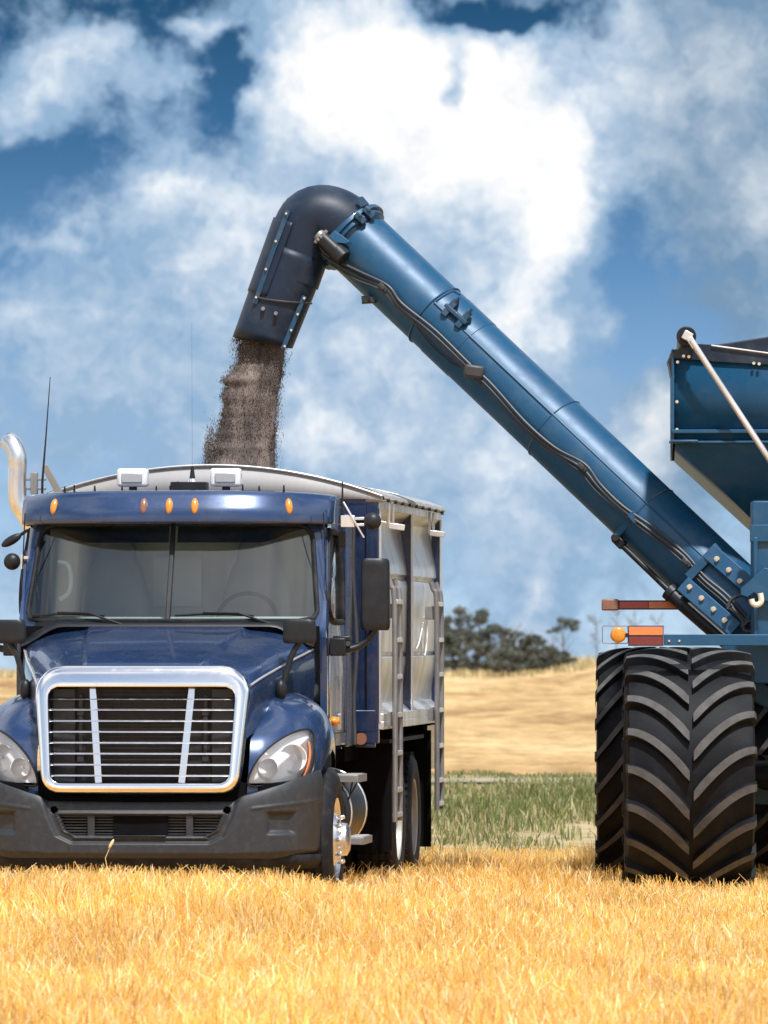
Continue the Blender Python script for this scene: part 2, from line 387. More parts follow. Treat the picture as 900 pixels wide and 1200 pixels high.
# ---- cab
def SY(x, z): return 1.50+.10*(x/1.05)**2+.12*(max(0, abs(x)-.6)/.45)**2+(z-2.05)*.47
n = 128; cw = (0, 2.4)
open_ = rrect(1.062, 2.065, 2.775, .07, 10, 1.01, 0, .13)
outer = rrect(1.125, 1.96, 2.90, .06, 10, 1.08, 0, .1)
def rg(o, sc, off): return [Vector((cw[0]+(x-cw[0])*sc, SY(x, z)+off, cw[1]+(z-cw[1])*sc)) for x, z in polar(o, cw, n)]
b = MB(); A = rg(open_, 1, 0); B_ = rg(outer, 1, 0); Cc = rg(outer, 1.008, .04)
b.grid([A, [p.lerp(q, .5)+Vector((0, -.012, 0)) for p, q in zip(A, B_)], B_, Cc], False, True); cabf = b.build('cab_frame', M['paint'], truck, ang=60)
b = MB(); g1 = rg(open_, .992, -.012); b.tube(g1+[g1[0]], .018, 8); b.build('windscreen_seal', M['rubber'], cabf)
b = MB(); rws = []
for i in range(31):
    z = lerp(2.068, 2.772, i/30); hh = lerp(1.058, 1.005, i/30)-.07*max(0, 1-i/3)**2-.13*(1-math.sqrt(max(0, 1-max(0, (i-24)/6)**2))); rws.append([Vector((x, SY(x, z), z)) for x in np.linspace(-hh, hh, 61)])
b.grid(rws); ws = b.build('windscreen', M['glass'], truck, ang=60)
b = MB(); b.beam((0, SY(0, 2.07)-.015, 2.07), (0, SY(0, 2.78)-.015, 2.78), .035, .03); b.build('divider', M['black'], ws, bev=.006)
# cowl
b = MB(); rows = []
for i in range(41):
    x = -1.06+2.12*i/40; y0 = 1.50+.05*(x/1.06)**2
    zt = 2.04-.15*sstep(.75, 1.1, abs(x))
    rows.append([(x, y0-.10, zt-.015), (x, y0-.02, zt+.012), (x, SY(x, 2.06)-.0, 2.075-.10*sstep(.95, 1.08, abs(x)))])
b.grid(rows); b.build('cowl', M['black'], truck, solid=.005)
b = MB(); b.box((0, 1.62, 1.86), (2.16, .1, .34)); b.build('cowl_gap_filler', M['dark'], truck)  # dark filler added to block sky showing between cowl and hood
# dark tint strip at top of glass
for sg in (-1, 1):
    b = MB(); rows = []
    for i in range(25):
        x = sg*(.03+.94*i/24); zl = 2.635+.10*sstep(.62, .95, abs(x))
        rows.append([(x, SY(x, z)+.015, z) for z in (zl, (zl+2.76)/2, 2.765)])
    b.grid(rows); b.build('sun_strip', M['tint'], ws)
# wipers
for (x0, x1, xp) in ((-1.0, -.46, -.36), (.06, .62, .73)):
    b = MB(); zz = 2.105
    P = [(x, SY(x, zz)-.035, zz+(.012 if i in (1, 2) else 0)) for i, x in enumerate(np.linspace(x0, x1, 4))]
    b.tube(P, .010, 6); P2 = [(lerp(x0, x1, .35), SY(x0*.7+x1*.3, zz)-.05, zz+.022), (lerp(x0, x1, .8), SY(x1, zz)-.055, zz+.018), (xp+.06, SY(xp, 2.04)-.05, 2.03)]
    b.tube(P2, .009, 6); b.box(P[0], (.02, .02, .015)); b.build('wiper', M['black'], truck)
# side panels with window hole
def XS(y, z): return 1.115-.03*sstep(2.3, 2.9, z)+.015*sstep(2.2, 1.7, z)
winp = smoothpoly([(1.90, 2.13), (2.82, 2.06), (2.86, 2.12), (2.86, 2.66), (2.80, 2.72), (2.22, 2.72), (2.12, 2.68)], 5)
sidep = [(1.70, 1.98), (1.72, 1.16), (3.02, 1.16), (3.02, 2.92), (2.35, 2.92), (2.12, 2.79)]
cs = (2.42, 2.38)
for sg in (-1, 1):
    f_ = lambda o, sc=1, off=0: [Vector((sg*(XS(y, z)+off), cs[0]+(y-cs[0])*sc, cs[1]+(z-cs[1])*sc)) for y, z in polar(o, cs, 160)]
    b = MB(); W0 = f_(winp); W1 = f_(sidep); b.grid([W0, [Vector((sg*XS(p.lerp(q, .4).y, p.lerp(q, .4).z), p.lerp(q, .4).y, p.lerp(q, .4).z)) for p, q in zip(W0, W1)], W1, [Vector((p.x-sg*.05, p.y, p.z)) for p in W1]], False, True)
    door = b.build('cab_side', M['paint'], truck, ang=50)
    b = MB(); ww = f_(winp, .99, .004); b.tube(ww+[ww[0]], .024, 8); b.build('window_seal', M['rubber'], door)
    b = MB(); b.grid([f_(winp, .98, -.012), f_(winp, .5, -.012), f_(winp, .01, -.012)], False, True); b.build('side_window', M['sideglass'], door)
    b = MB(); b.tube([Vector((sg*(XS(y, z)+.003), y, z)) for y, z in ((1.84, 2.85), (1.82, 2.0), (1.84, 1.25), (2.9, 1.25), (2.92, 2.85))], .005, 6); b.build('door_seam', M['rubber'], door)
    b = MB(); b.box((sg*1.15, 2.75, 1.86), (.03, .16, .035)); b.build('door_handle', M['chrome'], door, bev=.006)
    b = MB(); b.sphere((sg*1.18, 1.72, 1.345), (.045, .06, .035)); b.build('side_marker', M['amber'], door)
    # cab extender with rubber edge
    b = MB(); b.box((sg*1.12, 3.25, 2.0), (.03, .44, 1.72)); ex = b.build('cab_extender', M['paint'], truck, bev=.008)
    b = MB(); b.tube(catmull([(sg*1.14, 3.47, 2.85), (sg*1.135, 3.49, 2.4), (sg*1.16, 3.50, 1.9), (sg*1.14, 3.49, 1.5), (sg*1.15, 3.47, 1.15)], 6), .018, 8); b.build('rubber_edge', M['hose'], ex)
def visY(x): return 1.60+.42*(abs(x)/1.13)**3.2
# roof + back + floor
b = MB(); rows = []
for i in range(25):
    row = []
    for j in range(33):
        x = -1.09+2.18*j/32; y = lerp(max(1.9, visY(x)+.17), 3.02, i/24); e = 1-abs(x/1.09)**6*.9
        row.append((x, y, 2.90+.07*e*min(1, .2+((i)/24)*4)))
    rows.append(row)
b.grid(rows); b.build('roof', M['paint'], truck, ang=60, solid=.01)
b = MB(); b.box((0, 3.0, 2.0), (2.2, .03, 1.75)); b.build('cab_back', M['paint'], truck)
b = MB(); b.box((0, 2.85, 2.05), (2.1, .02, 1.6)); b.build('cabin_wall', M['cabin'], truck)
b = MB(); b.box((0, 2.3, 1.45), (2.1, 1.3, .05)); b.build('cabin_floor', M['cabindark'], truck)
b = MB()
b.grid([[(x, 1.58+.22*x*x, 2.02), (x, 1.74+.2*x*x, 2.09), (x, 1.98, 2.10), (x, 2.05, 1.95)] for x in np.linspace(-1.0, 1.0, 17)]); b.build('dashboard', M['cabin'], truck)
for sx in (-.52, .52):
    b = MB(); secs = []
    for z, hw, yy, th in ((1.55, .25, 2.45, .10), (1.9, .27, 2.5, .10), (2.25, .25, 2.55, .10), (2.45, .19, 2.58, .09), (2.52, .15, 2.59, .08), (2.62, .14, 2.6, .06), (2.68, .10, 2.6, .04)):
        secs.append([Vector((sx+hw*math.copysign(abs(math.cos(a))**.6, math.cos(a)), yy+th*math.copysign(abs(math.sin(a))**.8, math.sin(a)), z)) for a in np.linspace(0, 2*math.pi, 28, endpoint=False)])
    b.grid(secs, False, True); b.add(secs[-1], [tuple(range(28))]); b.box((sx, 2.3, 1.55), (.5, .5, .14)); b.build('seat', M['seat'], truck, ang=50)
b = MB(); P = [Vector((.5+.22*math.cos(a), 2.12+.08*math.sin(a), 2.07+.20*math.sin(a))) for a in np.linspace(0, 2*math.pi, 33)]; b.tube(P, .016, 8); b.beam((.29, 2.12, 2.06), (.71, 2.12, 2.06), .03, .03); b.build('steering_wheel', M['cabindark'], truck)
b = MB(); b.tube(catmull([(-.86, 1.95, 2.50), (-.79, 1.93, 2.48), (-.76, 1.9, 2.40), (-.77, 1.88, 2.28), (-.84, 1.86, 2.22)], 4), .016, 8); b.build('grab_handle', M['cabin'], truck)
for sx in (.45, -.1): 
    b = MB(); b.box((sx, 2.83, 2.36), (.36, .02, .36)); b.build('rear_window', M['rearpane'], truck)
# ---- visor
def visY(x): return 1.60+.42*(abs(x)/1.13)**3.2
rows = []; xs_ = np.linspace(-1.13, 1.13, 61)
for x in xs_:
    y = visY(x); e = abs(x)/1.13; dz = -.03*e**4
    rows.append([Vector(p) for p in ((x, y+.16, 2.79), (x, y+.01, 2.775), (x, y-.015, 2.79), (x, y-.005, 2.86), (x, y+.035, 2.93), (x, y+.07, 2.985+dz), (x, y+.12, 3.005+dz), (x, y+.30, 3.01+dz))])
rows = [[p+Vector((-.012, .32, -.01)) for p in rows[0]]]+rows+[[p+Vector((.012, .32, -.01)) for p in rows[-1]]]
b = MB(); b.grid([catmull(r, 3) for r in rows]); vis = b.build('visor', M['paint'], truck, ang=50, solid=.012)
for x, mm in ((-.868, 'amber'), (-.19, 'amberdull'), (-.005, 'amber'), (.18, 'amber'), (.845, 'amber')):
    b = MB(); R = Euler((-.35, .12*(-x), 0)).to_matrix(); b.sphere((x, visY(x)+.008, 2.895), (.028, .026, .062), 10, 14, R); o = b.build('marker_lamp', M[mm], vis)
    if mm == 'amberdull': o['label'] = 'faded brown marker lamp'
for x, hh in ((-.80, .02), (-.73, .03), (-.58, .025), (-.38, .02), (-.13, .02), (.50, .03), (.62, .02), (.80, .025)):
    b = MB(); b.cyl((x, 1.85, 3.0), (x, 1.85, 3.025+hh), .010, .006, 6); b.build('visor_clip', M['black'], vis)
# ---- roof gear
for x in (-.35, .335):
    b = MB(); z0 = 3.115
    prof = [(-.112, .0), (.112, 0)]
    b.box((x, 2.22, z0), (.225, .12, .135)); o = b.build('work_lamp', M['white'], truck, bev=.022, seg=3)
    b = MB(); b.box((x, 2.155, z0-.004), (.15, .02, .07)); b.build('lamp_window', M['lampgrey'], o, bev=.006)
    b = MB(); b.cyl((x, 2.22, 2.95), (x, 2.22, z0-.06), .03); b.build('lamp_post', M['black'], o)
b = MB(); b.box((.05, 2.35, 3.055), (.26, .18, .06)); b.tube([(-.08, 2.3, 3.0), (-.09, 2.3, 3.05), (-.07, 2.3, 3.08), (-.02, 2.3, 3.085)], .006, 6); bx = b.build('antenna_box', M['black'], truck, bev=.006)
b = MB(); b.cyl((.07, 2.35, 3.085), (.07, 2.35, 3.11), .035, .025); b.build('antenna_foot', M['chrome'], bx)
b = MB(); b.cyl((.07, 2.35, 3.11), (.07, 2.35, 3.20), .022, .010); b.cyl((.07, 2.35, 3.2), (.065, 2.35, 4.25), .0009, .0006, 6); b.build('whip_antenna', M['black'], bx)
b = MB(); b.tube([(-1.08, 2.6, 2.6), (-1.075, 2.6, 3.1), (-1.05, 2.62, 3.45), (-1.02, 2.62, 3.87)], [.012, .010, .006, .003], 6); b.build('whip_antenna', M['black'], truck)
b = MB(); b.tube([(1.20, 2.1, 2.74), (1.20, 2.1, 3.08)], [.012, .006], 6); b.box((1.20, 2.1, 2.66), (.05, .05, .12)); b.build('whip_antenna', M['black'], truck)
# exhaust
b = MB(); ex = [(-1.20, 3.3, 2.50), (-1.215, 3.3, 2.68), (-1.28, 3.3, 2.83), (-1.355, 3.3, 2.95), (-1.37, 3.3, 3.10), (-1.365, 3.3, 3.22), (-1.37, 3.3, 3.30), (-1.40, 3.33, 3.38), (-1.445, 3.38, 3.42)]
b.tube(catmull(ex, 5), .068, 24, caps=False); exo = b.build('exhaust_stack', M['stainless'], truck, solid=.004)
for z in (3.02, 3.14):
    b = MB(); b.cyl((-1.368, 3.3, z-.012), (-1.366, 3.3, z+.012), .066, n=24); b.build('clamp_ring', M['alurough'], exo)
b = MB(); b.box((-1.24, 3.3, 3.1), (.05, .06, .16)); b.beam((-1.3, 3.3, 3.13), (-1.15, 3.3, 3.13), .02, .02); b.beam((-1.3, 3.3, 3.06), (-1.15, 3.3, 3.06), .02, .02); b.beam((-1.16, 3.3, 3.23), (-1.0, 3.3, 2.93), .03, .05); b.build('exhaust_bracket', M['alurough'], truck, bev=.003)
# ---- mirrors
for sg in (-1, 1):
    b = MB()
    secs = []
    for z, sc in ((2.0, .86), (2.02, .97), (2.06, 1.0), (2.47, .97), (2.505, .93), (2.52, .8)):
        pts = []
        for a in np.linspace(0, 2*math.pi, 32, endpoint=False):
            cx, cy = math.cos(a), math.sin(a)
            pts.append(Vector((sg*(1.45+.105*sc*math.copysign(abs(cx)**.45, cx)), 2.0+.075*sc*math.copysign(abs(cy)**.6, cy)+(.02*cx), z)))
        secs.append(pts)
    b.grid(secs, False, True); b.add(secs[0], [tuple(range(32))]); b.add(secs[-1], [tuple(range(32))]); mo = b.build('mirror', M['black'], truck, ang=40)
    b = MB(); b.box((sg*1.45, 2.075, 2.26), (.17, .012, .42)); b.build('mirror_glass', M['chrome'], mo, bev=.004)
    b = MB(); b.tube(catmull([(sg*1.45, 2.0, 2.03), (sg*1.42, 2.0, 1.97), (sg*1.34, 1.98, 1.89), (sg*1.24, 1.95, 1.86), (sg*1.16, 1.93, 1.865)], 5), .026, 12); b.box((sg*1.19, 1.9, 1.88), (.12, .12, .13)); b.box((sg*1.22, 1.9, 1.94), (.13, .1, .04)); b.build('mirror_arm', M['black'], mo, bev=.01)
# convex round mirrors
b = MB(); b.sphere((1.43, 2.0, 2.79), (.064, .05, .064)); r_ = b.build('round_mirror', M['black'], truck)
b = MB(); b.box((1.25, 2.0, 2.79), (.10, .05, .085)); b.beam((1.22, 1.98, 2.93), (1.37, 1.98, 2.67), .012, .032, up=(0, 1, 0)); b.beam((1.3, 2, 2.81), (1.37, 2, 2.81), .02, .02); b.beam((1.3, 2, 2.765), (1.37, 2, 2.765), .02, .02); b.beam((1.48, 2.0, 2.79), (1.53, 2.0, 2.78), .012, .012); b.build('mirror_bracket', M['alu'], r_, bev=.003)
b = MB(); b.sphere((-1.20, 1.95, 2.50), (.062, .05, .062)); r_ = b.build('round_mirror', M['black'], truck)
b = MB(); b.beam((-1.14, 1.95, 2.53), (-1.08, 1.95, 2.53), .02, .02); b.box((-1.125, 1.95, 2.50), (.02, .03, .11)); b.build('mirror_bracket', M['alu'], r_)
b = MB(); R = Euler((0, -math.radians(30), 0)).to_matrix(); b.sphere((-1.20, 1.92, 2.655), (.085, .03, .033), 10, 16, R); b.tube([(-1.14, 1.92, 2.69), (-1.08, 1.92, 2.73)], .012, 8); b.build('visor_mirror', M['black'], truck)
# hood mirrors
for sg in (-1, 1):
    b = MB(); b.sphere((0, 0, 0), 1, 2, 4); b = MB(); cx, cy, cz = sg*1.035, .75, 1.99
    secs = []
    for z, sc in ((-.085, .86), (-.075, .96), (-.05, 1), (.05, .97), (.075, .93), (.085, .82)):
        secs.append([Vector((cx+.118*sc*math.copysign(abs(math.cos(a))**.4, math.cos(a)), cy+.055*sc*math.copysign(abs(math.sin(a))**.6, math.sin(a)), cz+z)) for a in np.linspace(0, 2*math.pi, 32, endpoint=False)])
    b.grid(secs, False, True); b.add(secs[0], [tuple(range(32))]); b.add(secs[-1], [tuple(range(32))]); mo = b.build('hood_mirror', M['black'], truck, ang=40)
    b = MB(); b.tube(catmull([(cx, cy, 1.91), (cx-sg*.05, .74, 1.83), (cx-sg*.09, .72, 1.70), (cx-sg*.12, .70, 1.58)], 5), .021, 10); b.sphere((cx-sg*.125, .68, 1.58), (.045, .05, .075)); b.build('mirror_stalk', M['black'], mo)
# ---- wheels (truck)
def truck_wheel(name, lx, ly, steer, parent=truck):
    sg = 1 if lx > 0 else -1; R0 = .515; c = Vector((lx, ly, R0))
    b = MB(); ax = (sg, 0, 0)
    if steer:
        prof = [(.30, -.05), (.285, -.0), (.295, .01), (.275, -.02), (.24, -.035), (.20, -.03), (.17, .02), (.12, .03), (.115, .08), (.08, .10), (.0, .10)]
    else:
        prof = [(.30, -.01), (.305, .005), (.285, .0), (.28, -.10), (.2, -.15), (.12, -.14), (.11, -.03), (.05, -.01), (0, -.01)]
    b.lathe(prof, c, ax, 40); w = b.build(name, M['stainless'] if steer else M['wheelrim'], parent, ang=40)
    b = MB(); w_ = .29
    tp = [(.295, -.0), (.33, .012), (.40, .022), (.455, .012), (.485, -.008), (.505, -.03), (.513, -.05), (.503, -.055), (.503, -.065), (.515, -.07), (.515, -.10), (.503, -.105), (.503, -.115), (.515, -.12), (.515, -.17), (.503, -.175), (.503, -.185), (.515, -.19), (.515, -.22), (.503, -.225), (.503, -.235), (.513, -.24), (.505, -.26), (.485, -.282), (.40, -.30), (.30, -.28)]
    b.lathe(tp, c, ax, 72)
    if not steer:
        for k in range(48):
            a = 2*math.pi*k/48
            for h in (-.03, -.085, -.145, -.205, -.26):
                q = c+Vector((sg*h, math.cos(a)*.512, math.sin(a)*.512)); b.box(q, (.038, .032, .018), Euler((a-math.pi/2, 0, 0)).to_matrix())
    b.build('tyre', M['rubber'], w, ang=30)
    if steer:
        for k in range(10):
            a = 2*math.pi*k/10; q = c+Vector((0, math.cos(a)*.165, math.sin(a)*.165))
            n_ = MB(); n_.cyl(q, q+Vector((sg*.045, 0, 0)), .017, .016, 10); n_.sphere(q+Vector((sg*.047, 0, 0)), (.016, .016, .016), 6, 10); n_.build('lug_nut', M['chrome'], w)
    return w
for sg in (-1, 1):
    truck_wheel('wheel', sg*1.262, 1.05, True)
    for ly in (6.0, 7.3):
        truck_wheel('wheel', sg*1.235, ly, False)
        w2 = MB(); c = Vector((sg*.92, ly, .515)); w2.lathe([(.29, 0), (.4, .015), (.485, -.01), (.515, -.05), (.515, -.22), (.485, -.26), (.4, -.285), (.29, -.27)], c, (sg, 0, 0), 48); w2.build('inner_tyre', M['rubber'], truck)
# ---- chassis / tank / steps / flaps
b = MB()
for sg in (-1, 1): b.box((sg*.43, 4.8, .95), (.09, 8.6, .25))
for y in (3.5, 5.2, 8.6): b.box((0, y, .95), (.9, .1, .2))
b.build('chassis_rail', M['dark'], truck)
for y in (1.05, 6.0, 7.3):
    b = MB(); b.cyl((-1.0, y, .515), (1.0, y, .515), .07); b.build('axle', M['dark'], truck)
for sg in (-1, 1):
    b = MB(); b.lathe([(.001, -.02), (.27, -.02), (.30, 0), (.30, .02), (.30, 1.25), (.27, 1.28), (.001, 1.28)], (sg*.97, 2.0, .68), (0, 1, 0), 40); tk = b.build('fuel_tank', M['black'], truck, ang=30)
    for y in (2.03, 3.1):
        b = MB(); b.lathe([(.302, 0), (.308, .005), (.308, .05), (.302, .055)], (sg*.97, y, .68), (0, 1, 0), 40); b.build('tank_strap', M['alu'], tk)
    for z, y0, xo in ((.925, 1.95, 1.30), (.475, 1.95, 1.34)):
        b = MB()
        b.box((sg*(xo-.11), y0+.35, z+.015), (.26, .62, .012)); b.box((sg*(xo+.012), y0+.35, z), (.03, .64, .055)); b.box((sg*(xo-.10), y0+.02, z), (.24, .02, .05))
        for k in range(9): b.box((sg*(xo-.11), y0+.07+k*.07, z+.026), (.24, .014, .012))
        st = b.build('step', M['alurough'], truck, bev=.003)
    b = MB(); b.tube([(sg*1.32, 2.0, .90), (sg*1.24, 2.0, .76), (sg*1.14, 2.0, .70)], .006, 6); b.tube([(sg*1.28, 2.03, .90), (sg*1.22, 2.0, .60), (sg*1.24, 2.0, .48)], .006, 6); b.build('step_stay', M['black'], truck)
    b = MB(); b.box((sg*1.10, 1.78, .92), (.1, .03, .62)); b.build('splash_guard', M['rubber'], truck)
b = MB(); b.box((0, 5.30, .79), (2.50, .02, .97)); b.build('flap_or_shade_sheet', M['dark'], truck)  # black sheet stands in for the deep shade ahead of the tandem
for sg in (-1, 1):
    b = MB(); b.box((sg*.98, 8.25, .72), (.62, .02, .95)); b.build('flap_or_shade_sheet', M['dark'], truck)
    b = MB(); b.box((sg*1.0, 6.6, 1.15), (.5, 2.9, .03)); b.build('wheel_cover', M['rubber'], truck)
b = MB(); b.box((0, 9.2, 1.09), (2.5, .03, .32)); b.build('rear_shade_sheet', M['dark'], truck)  # black panel added to hide the bright field under the box
b = MB(); b.box((0, 2.7, .62), (1.3, 1.4, .4)); b.build('transmission', M['dark'], truck)
# ---- cargo box
Y0, Y1, HX, ZT, ZB = 4.1, 9.3, 1.27, 2.99, 1.25
b = MB(); b.box((0, Y0+.03, 2.1), (2.40, .04, 1.72)); fw = b.build('cargo_box', M['boxpaint'], truck, bev=.004)
for sg in (-1, 1):
    b = MB(); b.box((sg*(HX-.045), Y0-.0, 2.08), (.09, .10, 1.86)); b.build('corner_post', M['boxpaint'], fw, bev=.006)
    b = MB(); b.box((sg*(HX-.19), Y0-.03, 2.9), (.2, .05, .14)); b.build('gusset', M['boxpaint'], fw, bev=.004)
for bxx in ((2.97, .06, 2.36), (1.32, .16, 2.5)):
    b = MB(); b.box((0, Y0-.02, bxx[0]), (bxx[2], .07, bxx[1])); b.build('front_beam', M['boxpaint'], fw, bev=.005)
b = MB(); b.cyl((HX-.13, Y0-.085, 1.185), (HX-.13, Y0-.03, 1.185), .045, n=20); o = b.build('side_lamp', M['amberdull'], fw)
b = MB(); b.box((HX-.10, Y0-.02, 1.19), (.15, .05, .14)); b.build('lamp_bracket', M['boxpaint'], fw, bev=.005)
b = MB(); b.box((0, (Y0+Y1)/2, 1.30), (2.3, Y1-Y0, .05)); b.build('box_floor', M['alurough'], fw)
b = MB(); b.box((0, 6.6, 1.12), (2.0, 4.8, .22)); b.build('underbody_shade_box', M['dark'], fw)  # dark box added to keep the gap under the floor black
b = MB(); b.box((0, Y1-.03, 2.1), (2.4, .04, 1.72)); b.build('tailgate', M['alu'], fw)
PR = [(2.93, .0), (2.90, .035), (2.86, .11), (2.78, .125), (2.62, .085), (2.50, .052), (2.445, .045), (2.425, .075), (2.41, .078), (2.395, .05), (2.36, .038), (2.2, .045), (1.95, .052), (1.84, .06), (1.825, .085), (1.81, .085), (1.795, .06), (1.75, .06), (1.6, .095), (1.47, .125), (1.44, .12), (1.39, .03), (1.375, .012)]
for sg in (-1, 1):
    for (a, c) in ((Y0+.06, 6.66), (6.74, Y1-.06)):
        b = MB(); rows = []
        for i in range(13):
            t = i/12; e = sstep(0, .05, min(t, 1-t)); y = lerp(a, c, t)
            rows.append([(sg*(HX-.0-d*(.6+.4*e)), y, z) for z, d in PR])
        b.grid(rows); sp = b.build('side_panel', M['alu'], fw, ang=25)
    for y in (Y0+.02, 6.70, Y1-.02):
        b = MB(); b.box((sg*(HX-.07), y, 2.12), (.15, .035, 1.62)); b.build('rib', M['boxpaint'], fw, bev=.003)
        b = MB(); b.box((sg*(HX+.008), y, 2.12), (.014, .06, 1.62)); b.build('rib_cap', M['alu'], fw, bev=.002)
    b = MB(); b.box((sg*(HX-.02), (Y0+Y1)/2, 2.955), (.06, Y1-Y0+.04, .065)); b.build('top_rail', M['alu'], fw, bev=.005)
    b = MB(); b.box((sg*(HX-.0), (Y0+Y1)/2, 1.345), (.07, Y1-Y0, .06)); b.box((sg*(HX+.012), (Y0+Y1)/2, 1.285), (.05, Y1-Y0, .062)); b.build('bottom_rail', M['alu'], fw, bev=.005)
    b = MB(); b.box((sg*(HX-.03), 8.75, 1.05), (.03, .9, .36)); b.build('rear_skirt', M['boxpaint'], fw)
    # rolled tarp edge and sloping side lip
    b = MB(); rows = []
    for i in range(21):
        y = lerp(Y0-.03, Y1+.03, i/20); w_ = .004*math.sin(i*2.3)
        rows.append([(sg*1.30, y, 2.985+w_), (sg*1.315, y, 3.0+w_), (sg*1.30, y, 3.03+w_), (sg*1.18, y, 3.075+w_), (sg*1.0, y, 3.12+w_), (sg*.93, y, 3.115+w_), (sg*.93, y, 3.09+w_), (sg*1.2, y, 3.03+w_)])
    b.grid(rows, False, True); b.build('rolled_tarp', M['tarp'], fw, ang=30)
    for y in np.linspace(Y0+.3, Y1-.3, 9):
        b = MB(); b.cyl((sg*1.30, y, 2.99), (sg*1.325, y, 2.99), .014, n=8); b.build('tarp_rivet', M['black'], fw)
for yb_ in (Y0-.04, Y1):
    b = MB(); top = []; bot = []
    for i in range(49):
        x = -1.30+2.6*i/48; zt = 3.015+.235*(1-(abs(x)/1.30)**2.0); top.append((x, yb_, zt)); bot.append((x, yb_, 2.97))
    b.grid([bot, top]); bw = b.build('tarp_bow', M['tarp'], fw, solid=.03)
    b = MB(); b.tube([(x, y-.02, z) for x, y, z in top], .010, 6); b.build('bow_rim', M['alu'], fw)
# tarp arms + hangers
for y in (4.55, 8.0):
    b = MB(); b.beam((1.30, y, 2.80), (1.42, y+.02, 2.785), .06, .045); 
    ta = b.build('tarp_arm', M['alu'], truck, bev=.004)
    for d in (0, .35): b = MB(); b.tube([(1.30, y+d, 2.97), (1.30, y+d, 2.79)], .012, 6); b.build('hanger_rod', M['alu'], ta)
# ladders
for y in (4.38, 7.95):
    lad = None
    for k, dy in enumerate((0, .42)):
        b = MB(); b.tube(catmull([(1.315, y+dy, 2.40), (1.335, y+dy, 2.34), (1.36, y+dy, 2.24), (1.365, y+dy, 1.6), (1.365, y+dy, .55)], 5), .021, 10)
        o = b.build('ladder' if k == 0 else 'ladder_rail', M['alurough'], truck if k == 0 else lad)
        if k == 0: lad = o
    for z in (2.22, 1.93, 1.65, 1.36, 1.07, .79, .60):
        b = MB(); b.beam((1.365, y-.01, z), (1.365, y+.43, z), .04, .035); b.build('rung', M['alu'], lad, bev=.004)
    for z in (2.15, 1.33):
        b = MB(); b.box((1.32, y+.05, z), (.11, .03, .11)); b.build('ladder_bracket', M['alurough'], lad, bev=.003)
# emblem swoosh on the panel (drawn as thin raised strips)
b = MB(); 
sw = [(7.55, 1.86), (7.75, 1.90), (8.0, 2.00), (8.15, 2.07)]; b.tube(catmull([(HX-.035, y, z) for y, z in sw], 5), .006, 5)
b.tube(catmull([(HX-.035, y, z) for y, z in ((8.2, 2.12), (8.45, 2.10), (8.5, 1.98), (8.4, 1.86), (8.25, 1.80), (8.05, 1.84), (7.9, 1.95))], 5), .006, 5)
b.build('side_emblem', M['decal'], fw)
# ================================================================ GRAIN CART
CO = (3.3, 52.5, 0)
cart = empty('grain_cart', CO)
tag(cart, 'blue grain cart with a long unloading auger and huge lugged tyres', 'grain cart')
def cb(b, name, m, parent=None, **k):
    return b.build(name, m, parent or cart, origin=CO, **k)
YA = 53.4
RA = .268
T0 = W(414, 279, YA); T1 = W(905, 744, YA-1.45)
TD = (T1-T0).normalized(); TL = (T1-T0).length
TN = Vector((TD.z, 0, -TD.x)).normalized()            # perpendicular in the x,z plane
if TN.z < 0: TN = -TN                    # points up right
def onaug(s, d, off=0):
    """point on the front of the tube: s metres along, d metres off axis (+ up), off outwards"""
    r = RA+off; d = max(-r*.999, min(r*.999, d))
    return T0+TD*s+TN*d+FV*math.sqrt(r*r-d*d)
FV = TD.cross(TN).normalized()
if FV.y > 0: FV = -FV
def atp(px, py):
    ax, ay, lx, ly = 414, 279, 905-414, 744-279; LL = lx*lx+ly*ly
    u = ((px-ax)*lx+(py-ay)*ly)/LL; return u, ((px-ax)*ly-(py-ay)*lx)/math.sqrt(LL)
def YQ(px, py): return YA-1.45*atp(px, py)[0]
def apx(px, py, off=0):
    u, dpx = atp(px, py); Yc = YA-1.45*u; r = RA+off; d = max(-r*.99, min(r*.99, dpx*Yc/F))
    # correct for the tube leaning towards the camera
    sh = math.sqrt(r*r-d*d)*FV.dot(Vector((TD.x, 0, TD.z)).normalized()); return onaug(u*TL-sh/math.sqrt(1-TD.y**2), d, off)
def WA(px, py, off=0): return W(px, py, YQ(px, py)+off)
b = MB()
ss = []
for s, r in ((0, RA), (1.05, RA), (1.055, RA+.004), (1.35, RA+.004), (1.355, RA), (2.28, RA), (2.285, RA+.006), (TL, RA+.006)): ss.append((r, s))
b.lathe(ss, T0, TD, 72); aug = cb(b, 'auger_tube', M['cart'], ang=30)
# weld rings and long seam
for s in (.93, 2.28, 3.32):
    b = MB(); n = 40; b.tube([T0+TD*s+TN*math.cos(a)*(RA+.006)+FV*math.sin(a)*(RA+.006) for a in np.linspace(0, 2*math.pi, 49)], .006, 6); cb(b, 'weld_ring', M['cartdark'], aug)
b = MB(); P = [onaug(s, .06, .004) for s in np.linspace(.95, TL-.3, 20)]; b.tube(P, .010, 6); cb(b, 'stiffener_strip', M['cart'], aug)
b = MB(); P = [onaug(.95, d, .004) for d in (.06, .12, .18, .23)]+[onaug(1.0, .25, .004)]; b.tube(catmull(P, 4), .010, 6); cb(b, 'stiffener_strip', M['cart'], aug)
